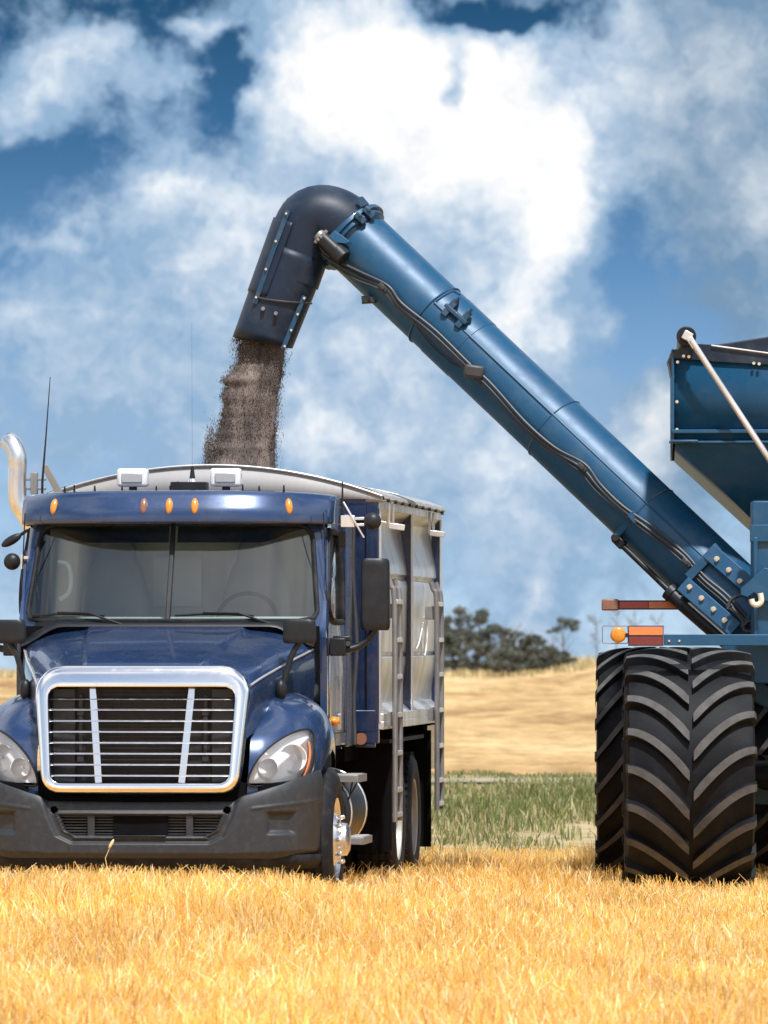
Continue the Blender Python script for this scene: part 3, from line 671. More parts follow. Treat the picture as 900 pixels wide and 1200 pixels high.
# clamp saddle on the upper face
for sg in (-1, 1):
    b = MB(); c = apx(537+sg*8, 371+sg*7, .0); u = TD; b.prism([c+u*-.03*sg+TN*.05, c+TN*-.06, c+TN*.09+Vector((0, -.09, .02)), ], TD*.02); b.box(c+Vector((0, -.03, 0)), (.05, .07, .16), (0, math.radians(43), 0)); cb(b, 'rest_lug', M['cartdark'], aug, bev=.004)
b = MB(); b.beam(apx(524, 361, .04), apx(549, 383, .04), .05, .03); cb(b, 'rest_bar', M['cartdark'], aug, bev=.004)
# collar
b = MB()
b.lathe([(RA, -.03), (RA+.055, -.03), (RA+.055, .0), (RA+.03, .0), (RA+.03, .035), (RA, .05)], T0, TD, 72); col = cb(b, 'spout_collar', M['cartdark'], ang=30)
b = MB()
for k in range(110):
    a = 2*math.pi*k/110; q = T0+TD*-.035+TN*math.cos(a)*(RA+.043)-FV*math.sin(a)*(RA+.043); b.box(q, (.02, .012, .012), (0, 0, 0))
cb(b, 'gear_teeth', M['cartdark'], col)
for d in (.14, .22):
    b = MB(); c = onaug(.03, d, .05); b.box(c, (.10, .05, .05), (0, math.radians(43), 0)); b.cyl(c+Vector((.0, -.02, .02)), c+Vector((0, -.05, .02)), .016, n=6); cb(b, 'clamp_block', M['cartdark'], col, bev=.005)
b = MB(); c = onaug(-.04, .20, .06); b.prism([c, c+Vector((-.03, 0, .08)), c+Vector((.02, 0, .09)), c+Vector((.07, 0, .03))], (0, .03, 0)); cb(b, 'clamp_block', M['cartdark'], col, bev=.004)
# rotation motor
mc = apx(384, 287, .07)
b = MB(); b.cyl(mc+TD*-.07, mc+TD*.16, .060, .066, 20); b.cyl(mc+TD*.10, mc+TD*.19, .075, .07, 20); mot = cb(b, 'swivel_motor', M['black'], bev=.006)
b = MB(); g0 = mc+TD*-.10
b.cyl(g0, g0+TD*.05, .05, n=20)
for k in range(12):
    a = 2*math.pi*k/12; o_ = TN*math.cos(a)*.058+Vector((0, math.sin(a)*.058, 0)); b.box(g0+TD*.025+o_, (.025, .022, .022), (0, math.radians(43), 0))
cb(b, 'pinion', M['alurough'], mot)
b = MB(); c = apx(392, 272, .02); b.prism([c, c+TD*.16+TN*.02, c+TD*.15+TN*-.015, c+TN*-.12], (0, -.05, 0)); cb(b, 'motor_bracket', M['cart'], mot, bev=.004)
# elbow + spout
pth = [(419, 284), (405, 270), (391, 260), (376, 256), (364, 260), (356.5, 272), (351, 288), (345, 307), (338, 327)]
pw = catmull([W(x, y, YA) for x, y in pth], 6)
b = MB(); n = 60; vs = []
pin = W(391, 322, YA)
rows = []
K = 26
cen = pin; a0 = Vector((T0-cen)); 
# sweep: planes turn about the inner corner, like a mitred bend
d0 = TD*-1; d1 = (W(307, 405, YA)-W(345, 300, YA)).normalized()
for i in range(K+1):
    t = i/K; c = catmull([W(x, y, YA) for x, y in pth], K)[0] if False else None
    idx = t*(len(pw)-1); k = min(int(idx), len(pw)-2); c = pw[k].lerp(pw[k+1], idx-k)
    d = (pw[min(k+3, len(pw)-1)]-pw[max(k-2, 0)]).normalized()
    nn = Vector((d.z, 0, -d.x)); r = lerp(RA+.01, .245, sstep(0, 1, t))
    row = []
    for q in range(n):
        a = 2*math.pi*q/n; p = c+nn*math.cos(a)*r+Vector((0, math.sin(a)*r, 0))
        # keep the inner side of the bend from folding over the corner
        rel = p-pin; row.append(p)
    rows.append(row)
b.grid(rows, False, True); elbow = cb(b, 'spout_elbow', M['spout'], ang=50)
A = W(346, 299, YA); B2 = W(306.5, 404, YA); dd = (B2-A).normalized(); nn = Vector((dd.z, 0, -dd.x))
if nn.x < 0: nn = -nn
def spp(s, d, off=0):
    L = (B2-A).length; r = lerp(.262, .232, min(1, max(0, s/L)))+off; d_ = max(-.999*r, min(.999*r, d*r)); return A+dd*s+nn*d_+Vector((0, -math.sqrt(r*r-d_*d_), 0))
L_ = (B2-A).length
b = MB(); rows = []
for i in range(13):
    t = i/12; s = t*L_; r = lerp(.250, .232, t)
    row = []
    for q in range(64):
        a = 2*math.pi*q/64; off = 0
        cut = 0
        # lower rim is cut level, upper rim slanted
        if i == 12: cut = -.04*math.cos(a)
        row.append(A+dd*(s+cut-.02)+nn*math.cos(a)*r+Vector((0, math.sin(a)*r, 0)))
    rows.append(row)
b.grid(rows, False, True); sp = cb(b, 'spout_chute', M['spout'], ang=50, solid=.008)
# outer deflector sheet: wraps left part
b = MB(); rows = []
for i in range(17):
    s = lerp(-.22, L_*.52, i/16); row = []
    for q in range(25):
        a = math.pi*(.62+.76*q/24)
        r = lerp(.262, .250, i/16)+(.0 if s > -.25 else .0)
        row.append(A+dd*s+nn*math.cos(a)*r+Vector((0, math.sin(a)*r, 0)))
    rows.append(row)
b.grid(rows); cb(b, 'deflector_sheet', M['spout'], sp, ang=50, solid=.008)
for (s0, s1, d) in ((-.30, .47, -.62), (.28, L_-.02, .70)):
    b = MB(); P = [spp(s, d, .012) for s in np.linspace(s0, s1, 6)]; 
    for p, q in zip(P[:-1], P[1:]): b.beam(p, q, .035, .018, up=(0, 1, 0))
    e = cb(b, 'edge_flange', M['cartdark'], sp)
    for k in range(4):
        p = spp(lerp(s0, s1, .04+.3*k), d, .02); b = MB(); b.cyl(p, p+Vector((0, -.02, 0)), .010, n=6); cb(b, 'bolt', M['bolt'], e)
b = MB(); b.tube([spp(.42+.0*k, lerp(-.6, .98, k/10), .012) + dd*(-.11*(k/10)**1.5) for k in range(11)], .008, 6); cb(b, 'spout_wire', M['hose'], sp)
for d in (-.32, .1):
    b = MB(); p = spp(.49, d, .01); b.cyl(p, p+Vector((0, -.03, 0)), .018, .014, n=12); cb(b, 'bolt', M['alurough'], sp)
# hoses along the tube
hp = [(376, 280), (372, 293), (385, 305), (420, 325), (452, 341), (470, 362), (510, 395), (550, 434), (575, 458), (615, 502), (650, 531), (684, 552), (702, 575), (730, 600), (768, 628), (800, 655), (822, 680), (848, 702), (872, 728), (886, 742)]
for k, (dx, dy, of) in enumerate(((0, 0, .03), (3, -3, .035), (-2.5, 3.5, .028))):
    b = MB(); b.tube(catmull([apx(x+dx+.8*math.sin(i*1.7+k), y+dy+.8*math.cos(i*2.3+k*2), of+(.02 if i < 3 else 0)) for i, (x, y) in enumerate(hp[(2 if k == 2 else 0):])], 6), .0115 if k < 2 else .007, 8); cb(b, 'hydraulic_hose', M['hose'])
b = MB(); b.tube(catmull([apx(x, y, .02) for x, y in ((490, 385), (505, 405), (530, 428), (548, 437))], 5), .006, 6); cb(b, 'cable', M['black'])
for (x, y) in ((450, 340), (684, 552), (804, 662)):
    b = MB(); c = apx(x, y, .055); b.box(c, (.08, .035, .035), (0, math.radians(43), 0)); b.cyl(c+Vector((0, 0, 0)), c+Vector((0, -.035, 0)), .02, n=8); cb(b, 'hose_clamp', M['hose'], bev=.004)
b = MB(); c = apx(558, 440, .05); b.box(c, (.155, .08, .10), (0, math.radians(8), 0)); cb(b, 'junction_box', M['hose'], bev=.02)
# small work lamp under the tube
b = MB(); c = WA(432, 351, -.12); b.box(c, (.11, .07, .06), (0, math.radians(-3), 0)); b.cyl(c+Vector((.09, 0, .015)), c+Vector((.16, .02, -.01)), .045, .03, 12); b.tube([c+Vector((.1, 0, .05)), c+Vector((.15, .0, .11)), apx(452, 343, .02)], .012, 6); lw = cb(b, 'boom_lamp', M['black'], bev=.008)
b = MB(); b.box(c+Vector((-.03, -.04, 0)), (.045, .01, .045)); b.box(c+Vector((.03, -.04, 0)), (.035, .01, .04)); cb(b, 'lamp_lens', M['hose'], lw)
# hydraulic cylinder
ey = WA(721, 630, -.15)
b = MB(); b.beam(apx(746, 608, .01)+Vector((0, .02, 0)), ey, .03, .05); b.box(apx(744, 610, .02), (.06, .05, .09), (0, math.radians(-40), 0)); hb = cb(b, 'cylinder_mount', M['cart'], bev=.004)
b = MB(); b.cyl(ey+Vector((0, -.06, 0)), ey+Vector((0, .08, 0)), .032, n=16); b.beam(ey, WA(731, 640, -.15), .06, .07); cb(b, 'clevis', M['black'], hb, bev=.006)
b = MB(); b.cyl(WA(730, 640, -.15), WA(789, 697, -.15), .023, n=14); rod = cb(b, 'cylinder_rod', M['black'])
b = MB(); b.cyl(WA(786, 695, -.15), WA(856, 756, -.15), .060, n=24); b.cyl(WA(784, 692, -.15), WA(789, 697, -.15), .072, n=24); cb(b, 'hydraulic_cylinder', M['black'])
# bolted flanges
def plate(p0, p1, w, name='auger_flange', yo=-.34):
    q0 = WA(*p0, yo); q1 = WA(*p1, yo)
    b = MB(); b.beam(q0, q1, .03, w, up=TN); return cb(b, name, M['cart'], bev=.005)
f1 = plate((800, 684), (862, 738), .13); f2 = plate((830, 645), (885, 693), .13)
b = MB(); b.beam(WA(806, 677, -.33), WA(842, 640, -.33), .07, .03, up=(0, 1, 0)); cb(b, 'flange_web', M['cart'], bev=.005)
b = MB(); b.beam(WA(868, 735, -.33), WA(892, 705, -.33), .03, .05, up=(0, 1, 0)); cb(b, 'flange_web', M['cart'], bev=.005)
for fl, pts in ((f1, ((808, 688), (822, 701), (836, 714), (849, 727))), (f2, ((840, 655), (854, 668), (867, 681)))):
    for x, y in pts:
        b = MB(); p = WA(x, y, -.355); b.cyl(p, p+Vector((0, -.03, 0)), .018, .016, n=6); b.cyl(p+Vector((0, .004, 0)), p+Vector((0, -.006, 0)), .022, n=14); cb(b, 'bolt', M['bolt'], fl)
b = MB(); b.prism([W(x, y, 51.12) for x, y in ((868, 690), (884, 676), (896, 665), (905, 668), (905, 705), (893, 704), (884, 694), (876, 700), (868, 697))], (0, .03, 0)); cb(b, 'latch_plate', M['cart'], bev=.004)
b = MB(); b.tube(catmull([W(x, y, 51.08) for x, y in ((891, 695), (892, 705), (887, 709), (882, 707), (880.5, 702))], 5), .022, 10); cb(b, 'latch_hook', M['cream'])
b = MB(); b.tube(catmull([WA(x, y, -.46) for x, y in ((853, 714), (856, 704), (866, 698), (876, 699), (880, 706))], 5), .014, 8); b.tube(catmull([WA(x, y, -.46) for x, y in ((858, 712), (870, 727), (872, 738), (880, 740), (884, 733), (878, 728), (872, 733))], 5), .012, 8); cb(b, 'hydraulic_hose', M['hose'])
# ---- hopper
HY = 51.6; TH = math.atan(330/F)
def hp_(x, y, z): return Vector((2.175+x*math.cos(TH)+y*math.sin(TH), HY-x*math.sin(TH)+y*math.cos(TH), z))
HZT, HZB = 4.08, 3.42
b = MB(); Wd, Ln = 4.2, 5.2
def ringz(i_, j_, z, m=0): return [hp_(i_, j_, z), hp_(Wd-i_, j_, z), hp_(Wd-i_, Ln-j_, z), hp_(i_, Ln-j_, z)]
b.grid([ringz(0, 0, HZT), ringz(0, 0, HZB)], False, True); hop = cb(b, 'hopper', M['cart'], solid=.02)
b = MB(); b.grid([ringz(.03, .03, HZB), ringz(.62, .75, 2.86), ringz(1.5, 1.9, 2.05)], False, True); b.add(ringz(1.5, 1.9, 2.05), [(0, 1, 2, 3)]); cb(b, 'lower_hopper', M['cart'], hop, solid=.02)
b = MB(); b.box(hp_(Wd/2, -.03, HZB+.085), (Wd, .05, .03), (0, 0, -TH)); b.box(hp_(Wd/2, -.022, HZB+.005), (Wd+.04, .05, .02), (0, 0, -TH)); b.box(hp_(.10, -.05, HZB+.012), (.2, .03, .02), (0, 0, -TH)); cb(b, 'rim_moulding', M['cart'], hop, bev=.006)
b = MB(); b.box(hp_(.005, -.015, (HZT+HZB)/2), (.03, .03, HZT-HZB), (0, 0, -TH)); cb(b, 'corner_angle', M['cart'], hop, bev=.004)
for x, z in ((.045, 4.03), (.04, 3.73), (.04, 3.52), (.09, 4.075), (.13, 4.07), (.62, 4.02), (.66, 4.015)):
    b = MB(); p = hp_(x, -.04, z); b.cyl(p, p+Vector((0, -.012, 0)), .012, n=10); cb(b, 'bolt', M['bolt'], hop)
# tarp: bow-topped end cap
b = MB(); b.prism([hp_(x, -.03, z) for x, z in ((-.0, 4.06), (.35, 4.03), (Wd/2, 3.93), (Wd, 4.05), (Wd, 4.12), (3.2, 4.36), (Wd/2, 4.42), (1.2, 4.29), (.35, 4.16), (.18, 4.17), (.02, 4.12))], (0, .03, 0)); tc = cb(b, 'hopper_tarp_end', M['spout'], bev=.004)
b = MB(); rows = []
for i in range(9):
    y = lerp(0, Ln, i/8); rows.append([hp_(x, y, z) for x, z in ((0, 4.12), (.35, 4.16), (1.2, 4.29), (Wd/2, 4.42), (3.2, 4.36), (Wd, 4.12))])
b.grid(rows); cb(b, 'hopper_tarp', M['spout'], solid=.01)
b = MB(); b.tube([hp_(.30, -.045, 4.155), hp_(1.2, -.045, 4.03), hp_(2.1, -.045, 3.92)], .006, 6); cb(b, 'tarp_hem', M['alu'], tc)
c = W(804.5, 394, HY-.1)
b = MB(); HD = Vector((math.sin(TH), math.cos(TH), 0)); b.cyl(c, c+HD*Ln, .070, n=28); rl = cb(b, 'tarp_roller', M['black'])
b = MB(); b.cyl(c+Vector((0, -.02, 0)), c+Vector((0, .0, 0)), .075, n=28); b.cyl(c+Vector((0, -.05, 0)), c+Vector((0, -.02, 0)), .045, n=20); cb(b, 'roller_cap', M['black'], rl, bev=.005)
b = MB(); b.cyl(c+Vector((0, -.08, 0)), c+Vector((0, -.05, 0)), .03, n=6); b.box(c+Vector((.005, -.075, 0)), (.07, .02, .07), (0, .5, 0)); b.box(c+Vector((.04, -.085, -.05)), (.05, .04, .09), (0, math.radians(-32), 0)); cb(b, 'roller_joint', M['alu'], rl, bev=.006)
b = MB(); b.cyl(c+Vector((.03, -.09, -.03)), W(950, 612, HY-.2), .024, n=16); cb(b, 'tarp_crank_arm', M['alu'])
b = MB(); b.prism([W(x, y, HY-.03) for x, y in ((789, 408), (783, 424), (785, 430), (787, 442), (789, 440))], (0, .3, 0)); cb(b, 'tarp_catch', M['black'], tc)
# ---- frame
b = MB(); PX = lambda px, Y: (px-450)*Y/F
x0 = PX(882, 51.2); b.box((x0+.18, 51.35, 2.45), (.36, .3, 1.05)); fr = cb(b, 'frame_post', M['cart'], bev=.012)
b = MB(); b.box((x0+.17, 51.19, 2.73), (.38, .04, .13)); b.box((x0+.02, 51.18, 2.3), (.03, .03, .8)); cb(b, 'post_cap', M['cart'], fr, bev=.006)
b = MB(); b.box((x0+.7, 51.7, 1.75), (1.8, .3, .30)); b.box((3.9, 53.5, 1.6), (.3, 4.5, .3)); b.box((x0+.8, 53.0, 2.05), (1.6, 1.2, .1)); b.beam((x0+.1, 51.6, 1.9), (4.3, 52.6, 3.0), .12, .15); b.beam((x0-.2, 52.4, 1.7), (3.9, 52.4, .95), .15, .15); cb(b, 'frame_beam', M['cart'], bev=.01)
b = MB(); b.cyl(W(868, 700, YA+.05), W(905, 740, YA+.05), .22, n=32); cb(b, 'auger_gearbox', M['cartdark'])
b = MB(); b.box((3.9, 50.9, 1.93-.09), (.1, .1, .1)); 
# light bar arms
YB = 50.4
def bx(b, x0_, x1_, y0_, y1_, Y=YB, d=.05): a = W(x0_, y1_, Y); c = W(x1_, y0_, Y); b.box(((a.x+c.x)/2, Y, (a.z+c.z)/2), (c.x-a.x, d, c.z-a.z)); return b
b = MB(); bx(b, 778, 940, 743.5, 756.5); lb = cb(b, 'light_bar', M['cart'], bev=.004)
for x in (784, 796):
    b = MB(); p = W(x, 751, YB-.026); b.cyl(p, p+Vector((0, -.008, 0)), .008, n=8); cb(b, 'bolt', M['bolt'], lb)
b = MB(); bx(b, 736, 777.5, 733, 757, YB, .03); pl = cb(b, 'marker_plate', M['cartdark'], lb, bev=.003)
b = MB(); bx(b, 737, 776.5, 734.5, 744, YB-.018, .008); cb(b, 'orange_reflector', M['orange'], pl)
b = MB(); bx(b, 737, 776.5, 746, 756, YB-.018, .008); cb(b, 'red_reflector', M['maroon'], pl)
b = MB(); p = W(724.5, 744, YB); b.lathe([(.001, -.022), (.045, -.018), (.056, -.010), (.058, -.0), (.058, .02), (.001, .02)], p, (0, 1, 0), 28); b2 = cb(b, 'amber_lamp', M['amber'], lb, ang=50); b = MB(); bx(b, 733, 737, 742, 747); cb(b, 'lamp_stem', M['black'], b2)
b = MB(); wp = rrect((736-706)/2*YB/F, 0, (754-733.5)*YB/F, .015, 4); cx = PX(721, YB); zz = W(0, 754, YB).z
P = [Vector((cx+x, YB+.01, zz+z)) for x, z in wp]; b.tube(P+[P[0]], .0035, 6); cb(b, 'lamp_guard', M['alurough'], b2)
YC = 52.45
b = MB(); bx(b, 724, 812, 703.5, 714.5, YC, .03); ub = cb(b, 'upper_marker_bar', M['black'], bev=.003)
b = MB(); bx(b, 726, 760, 705, 713, YC-.018, .008); cb(b, 'red_reflector', M['red'], ub)
b = MB(); bx(b, 760.5, 795, 705, 713, YC-.018, .008); cb(b, 'orange_reflector', M['orange'], ub)
b = MB(); bx(b, 705, 725, 702, 715.5, YC-.01, .06); cb(b, 'marker_lamp', M['amberdull'], ub, bev=.012, seg=3)
# ---- tyres
def lug_wheel(cx, cy, yaw, mirror, phase=0, name='wheel'):
    R0, Wt = .945, .96; c = Vector((cx, cy, R0-.012)); Rm = Euler((0, 0, yaw)).to_matrix()
    RB = lambda w: R0-.052-.055*abs(w/(Wt/2))**2.6
    b = MB(); prof = [(.40, -.40), (.42, -.40), (.44, -.36), (.36, -.30), (.34, -.1), (.2, -.06), (.0, -.06)]
    b.lathe([(r, -h) for r, h in prof], (0, 0, 0), (1, 0, 0), 40); b.lathe(prof, (0, 0, 0), (1, 0, 0), 40)
    b.v = [tuple(c+Rm@Vector(p)) for p in b.v]; w = cb(b, name, M['wheelrim'], ang=40)
    b = MB(); tp = [(.42, -.42), (.50, -.47), (.62, -.495), (.72, -.495), (.80, -.486), (.832, -.479)]
    ws_ = np.linspace(-.475, .475, 21); tp += [(RB(x), x) for x in ws_]; tp += [(r, -h) for r, h in tp[5::-1]]
    b.lathe(tp, (0, 0, 0), (1, 0, 0), 120)
    # lugs
    NL = 20
    for side in (-1, 1):
        for k in range(NL):
            a0 = 2*math.pi*(k+(.5 if side > 0 else 0)+phase)/NL; rows = []; n_ = 13
            for i in range(n_):
                t = i/(n_-1); wv = side*lerp(.016, .488, t)
                pass
                ang = a0+mirror*(.37*(1-(1-t)**1.6) if mirror > 0 else .62*t)
                wid = .034*math.sqrt(1+(1.2*(1-t)**.6)**2); base = RB(wv)-.012; h = R0-.045*abs(wv/(Wt/2))**3
                if i == 0: wid *= .8
                def pt(dw, rad, da): 
                    aa = ang+da/R0; return Vector((wv+dw, -math.cos(aa)*rad, math.sin(aa)*rad))
                rows.append([pt(0, base, -wid-.014), pt(0, h-.004, -wid), pt(0, h, -wid+.006), pt(0, h, wid-.006), pt(0, h-.004, wid), pt(0, base, wid+.014)])
            # outer flank runs down the shoulder
            last = rows[-1]; rows.append([Vector((side*.505, p.y*.955, p.z*.955)) for p in last]); rows.append([Vector((side*.500, p.y*.86, p.z*.86)) for p in last])
            o = len(b.v); vs = [p for r in rows for p in r]; fs = []; ms = []
            for i in range(len(rows)-1):
                for j in range(5):
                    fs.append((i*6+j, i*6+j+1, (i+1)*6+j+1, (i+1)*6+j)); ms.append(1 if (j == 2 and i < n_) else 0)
            fs.append(tuple(range(6))); ms.append(0)
            b.v += [tuple(p) for p in vs]; b.f += [tuple(q+o for q in f) for f in fs]; b.m += ms
    # flatten the contact patch a little
    V = []
    for p in b.v:
        z = p[2]
        if z < -R0+.03: z = -R0+.03-(-R0+.03-z)*.1
        V.append(tuple(c+Rm@Vector((p[0]*.955*(1+.03*sstep(-.5, -.95, p[2])), p[1], z))))
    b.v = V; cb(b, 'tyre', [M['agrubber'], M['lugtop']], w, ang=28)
    return w
lug_wheel(2.272, 51.0, math.radians(-1.0), 1)
lug_wheel(2.175, 54.3, math.radians(-3.0), -1, .3)
lug_wheel(3.34, 53.6, math.radians(-3), -1, .1)
lug_wheel(5.6, 51.0, math.radians(2.2), 1)
b = MB(); b.cyl((2.2, 51.0, .93), (5.6, 51.0, .93), .10); cb(b, 'axle', M['dark']); b = MB(); b.cyl((2.1, 54.2, .93), (5.2, 54.0, .93), .10); cb(b, 'axle', M['dark']); b = MB(); b.box((3.1, 51.6, .93), (.5, 1.0, .25)); cb(b, 'axle', M['dark'])
b = MB(); bx(b, 884, 960, 905, 942, 52.3, .3); cb(b, 'axle_beam', M['cart'], bev=.01)

# ================================================================ FALLING GRAIN
prof = [(407, 270, 339), (420, 273, 338), (432, 267, 336), (445, 260, 334), (455, 257, 332), (470, 254, 331), (485, 254, 329), (500, 252, 328.5), (515, 247, 328), (530, 243, 328), (545, 241, 328), (565, 240, 328), (600, 240, 328)]
def gl(py): return np.interp(py, [p[0] for p in prof], [p[1] for p in prof]), np.interp(py, [p[0] for p in prof], [p[2] for p in prof])
vs = []; fs = []
YG = 53.4; NG = 120000
k_ = 0
def noise1(x, y, z): return mnoise.noise(Vector((x, y, z)))
tri = []
allp = []
for i in range(NG):
    py = random.uniform(396, 600); l, r = gl(py); cx = (l+r)/2; hw = (r-l)/2
    # uneven left and right edges
    l2 = l+6*noise1(py*.10, 1, 0)+3.5*noise1(py*.35, 5, 0); r2 = r+2.5*noise1(py*.09, 9, 0)+2*noise1(py*.3, 4, 0)
    cx = (l2+r2)/2; hw = (r2-l2)/2
    a = random.uniform(0, 2*math.pi); rad = math.sqrt(random.random())*random.uniform(.86, 1.0)
    if random.random() < .03: rad = random.uniform(.95, 1.12)
    px = cx+hw*rad*math.cos(a)
    if py < 418 and px < 283 and random.random() < .45: continue
    dy = hw*YG/F*rad*math.sin(a)*.8
    lump = noise1(px*.07, py*.02, dy*3)
    if rad > .8 and random.random() < .35+lump: continue
    p = W(px, py, YG); allp.append((p.x, YG+dy, p.z))
# stray tuft left of the column near the bottom
for i in range(1500):
    py = random.gauss(528, 14); px = random.gauss(243+(545-py)*.10, 3.2); 
    if py > 560: continue
    p = W(px, py, YG); allp.append((p.x, YG+random.gauss(0, .08), p.z))
P = np.array(allp); n_ = len(P); hgt = rng.uniform(.008, .030, n_); wd = rng.uniform(.0013, .0030, n_); an = rng.uniform(0, math.pi*2, n_); tl = rng.normal(0, .003, (n_, 2))
c_, s_ = np.cos(an)*wd, np.sin(an)*wd
V = np.zeros((n_, 5, 3)); V[:, 0] = P+np.c_[c_, s_, np.zeros(n_)]; V[:, 1] = P+np.c_[-s_, c_, np.zeros(n_)]; V[:, 2] = P-np.c_[c_, s_, np.zeros(n_)]
V[:, 3] = P+np.c_[tl, hgt/2]; V[:, 4] = P-np.c_[tl, hgt/2]
base = np.arange(n_)*5
FF = []
for t in ((0, 1, 3), (1, 2, 3), (2, 0, 3), (1, 0, 4), (2, 1, 4), (0, 2, 4)): FF.append(np.stack([base+t[0], base+t[1], base+t[2]], 1))
FF = np.concatenate(FF)
def fastmesh(name, V, FF, mats, k, midx=None):
    V = V.reshape(-1, 3); me = bpy.data.meshes.new(name); me.vertices.add(len(V)); me.vertices.foreach_set('co', V.astype(np.float32).ravel())
    nf = len(FF); me.loops.add(nf*k); me.loops.foreach_set('vertex_index', FF.astype(np.int32).ravel())
    me.polygons.add(nf); me.polygons.foreach_set('loop_start', np.arange(0, nf*k, k, dtype=np.int32))
    for m_ in mats: me.materials.append(m_)
    if midx is not None: me.polygons.foreach_set('material_index', midx.astype(np.int32))
    me.update(calc_edges=True); me.validate(); o = bpy.data.objects.new(name, me); C.objects.link(o); return o
M['grain'] = mat('grain', (.135, .108, .096), .85, var=.5, vscale=9, stretch=(1, 1, .16), island=.2)
# dense core so that the column is not see-through
b = MB(); rows = []
for i in range(61):
    py = lerp(400, 600, i/60); l, r = gl(py); l += 5*noise1(py*.10, 1, 0)+2*noise1(py*.35, 5, 0)+5; r += 2*noise1(py*.09, 9, 0)-4; cx = (l+r)/2; hw = (r-l)/2*YG/F; row = []
    if py < 425: l += (425-py)*.3; cx = (l+r)/2; hw = (r-l)/2*YG/F
    for q in range(64):
        a = 2*math.pi*q/64; rr = 1-.06+.10*noise1(math.cos(a)*4, math.sin(a)*4, py*.03)+.06*noise1(math.cos(a)*12, math.sin(a)*12, py*.05); c = W(cx, py, YG); row.append((c.x+math.cos(a)*hw*rr, YG+math.sin(a)*hw*rr*.8, c.z))
    rows.append(row)
b.grid(rows, False, True)
gv = np.array(b.v); gf = np.array(b.f)
V5 = V.reshape(-1, 3)
core_tris = np.concatenate([gf[:, [0, 1, 2]], gf[:, [0, 2, 3]]])+len(V5)
go = fastmesh('falling_grain', np.concatenate([V5, gv]), np.concatenate([FF, core_tris]), [M['grain']], 3)
tag(go, 'stream of brown grain pouring from the black spout into the truck box', 'grain', kind='stuff')
# heap inside the box
b = MB(); rows = []
for i in range(31):
    row = []
    for j in range(31):
        lx = lerp(-1.15, 1.15, i/30); ly = lerp(4.2, 9.2, j/30); d = math.hypot(lx, (ly-5.6)*.8); z = 2.65-.45*min(d, 1.9)+.03*noise1(lx*3, ly*3, 0)
        q = truck.location+Matrix.Rotation(YAW, 3, 'Z')@Vector((lx, ly, z)); row.append(q)
    rows.append(row)
b.grid(rows); hp2 = b.build('grain_heap', M['grain'], None, ang=60, solid=.01); tag(hp2, 'heap of brown grain lying inside the truck box', 'grain heap', kind='stuff')
# ================================================================ GROUND
def gz(X, Y):
    side = 1.0-1.12*sstep(-1.2, 2.0, X)
    z = .30*side*math.exp(-((Y-42.5)/3.2)**2)*(1 if Y < 60 else 0)
    if Y < 47: z += .02*mnoise.noise(Vector((X*.7, Y*.5, 0)))
    if Y > 100:
        t = min(1, (Y-100)/60); z += t*(.75*mnoise.noise(Vector((X*.045, Y*.012, 3)))+.35*mnoise.noise(Vector((X*.12, Y*.04, 8))))
        z -= .15*t; z += .42*sstep(4, 14, X)*sstep(250, 390, Y)
    if 57 < Y < 100: z += .06*mnoise.noise(Vector((X*.5, Y*.3, 5)))
    if Y > 395 or Y < -80 or abs(X) > 200:
        d = max(0, Y-395); z -= min(24, d*.10)
    return z
Ys = [-900, -300, -100, -30, 0, 15, 25]+[28+.5*i for i in range(64)]+list(range(60, 100, 1))+list(range(100, 400, 3))+[404, 412, 425, 450, 500, 700, 1200, 3000]
Xs = [-1800, -700, -300, -150, -80, -50]+[-34+.5*i for i in range(137)]+[50, 80, 150, 300, 700, 1800]
V = np.array([[x, y, gz(x, y)] for y in Ys for x in Xs], dtype=float)
nx = len(Xs); FF = np.array([(j*nx+i, j*nx+i+1, (j+1)*nx+i+1, (j+1)*nx+i) for j in range(len(Ys)-1) for i in range(nx-1)])
m, N, L, B = newmat('ground')
geo = N.new('ShaderNodeNewGeometry'); sep = N.new('ShaderNodeSeparateXYZ'); L.new(geo.outputs['Position'], sep.inputs[0])
def noise(scale, detail=6, rough=.6, stretch=(1, 1, 1)):
    mp = N.new('ShaderNodeMapping'); mp.inputs['Scale'].default_value = stretch; L.new(geo.outputs['Position'], mp.inputs[0])
    n = N.new('ShaderNodeTexNoise'); n.inputs['Scale'].default_value = scale; n.inputs['Detail'].default_value = detail; n.inputs['Roughness'].default_value = rough; L.new(mp.outputs[0], n.inputs[0]); return n.outputs[0]
def ramp(src, stops):
    r = N.new('ShaderNodeValToRGB'); L.new(src, r.inputs[0]); e = r.color_ramp.elements
    while len(e) < len(stops): e.new(.5)
    for k, (p, c) in enumerate(stops): e[k].position = p; e[k].color = (*c, 1)
    return r.outputs[0]
def mixc(f, a, b_): 
    x = N.new('ShaderNodeMix'); x.data_type = 'RGBA'; L.new(f, x.inputs[0]); L.new(a, x.inputs[6]); L.new(b_, x.inputs[7]); return x.outputs[2]
def mr(src, a, b_, c=0, d=1):
    x = N.new('ShaderNodeMapRange'); x.interpolation_type = 'SMOOTHSTEP'; L.new(src, x.inputs[0]); x.inputs[1].default_value = a; x.inputs[2].default_value = b_; x.inputs[3].default_value = c; x.inputs[4].default_value = d; return x.outputs[0]
straw = ramp(noise(6, 8), [(.3, (.40, .22, .07)), (.5, (.60, .36, .13)), (.7, (.74, .50, .22))])
dusty = ramp(noise(1.6, 8, .7), [(.35, (.16, .16, .07)), (.5, (.36, .29, .16)), (.62, (.46, .37, .24))])
f1 = ramp(noise(.10, 7, .6, (1, .22, 1)), [(.36, (.28, .17, .075)), (.47, (.45, .30, .14)), (.55, (.53, .375, .185)), (.66, (.62, .47, .27))])
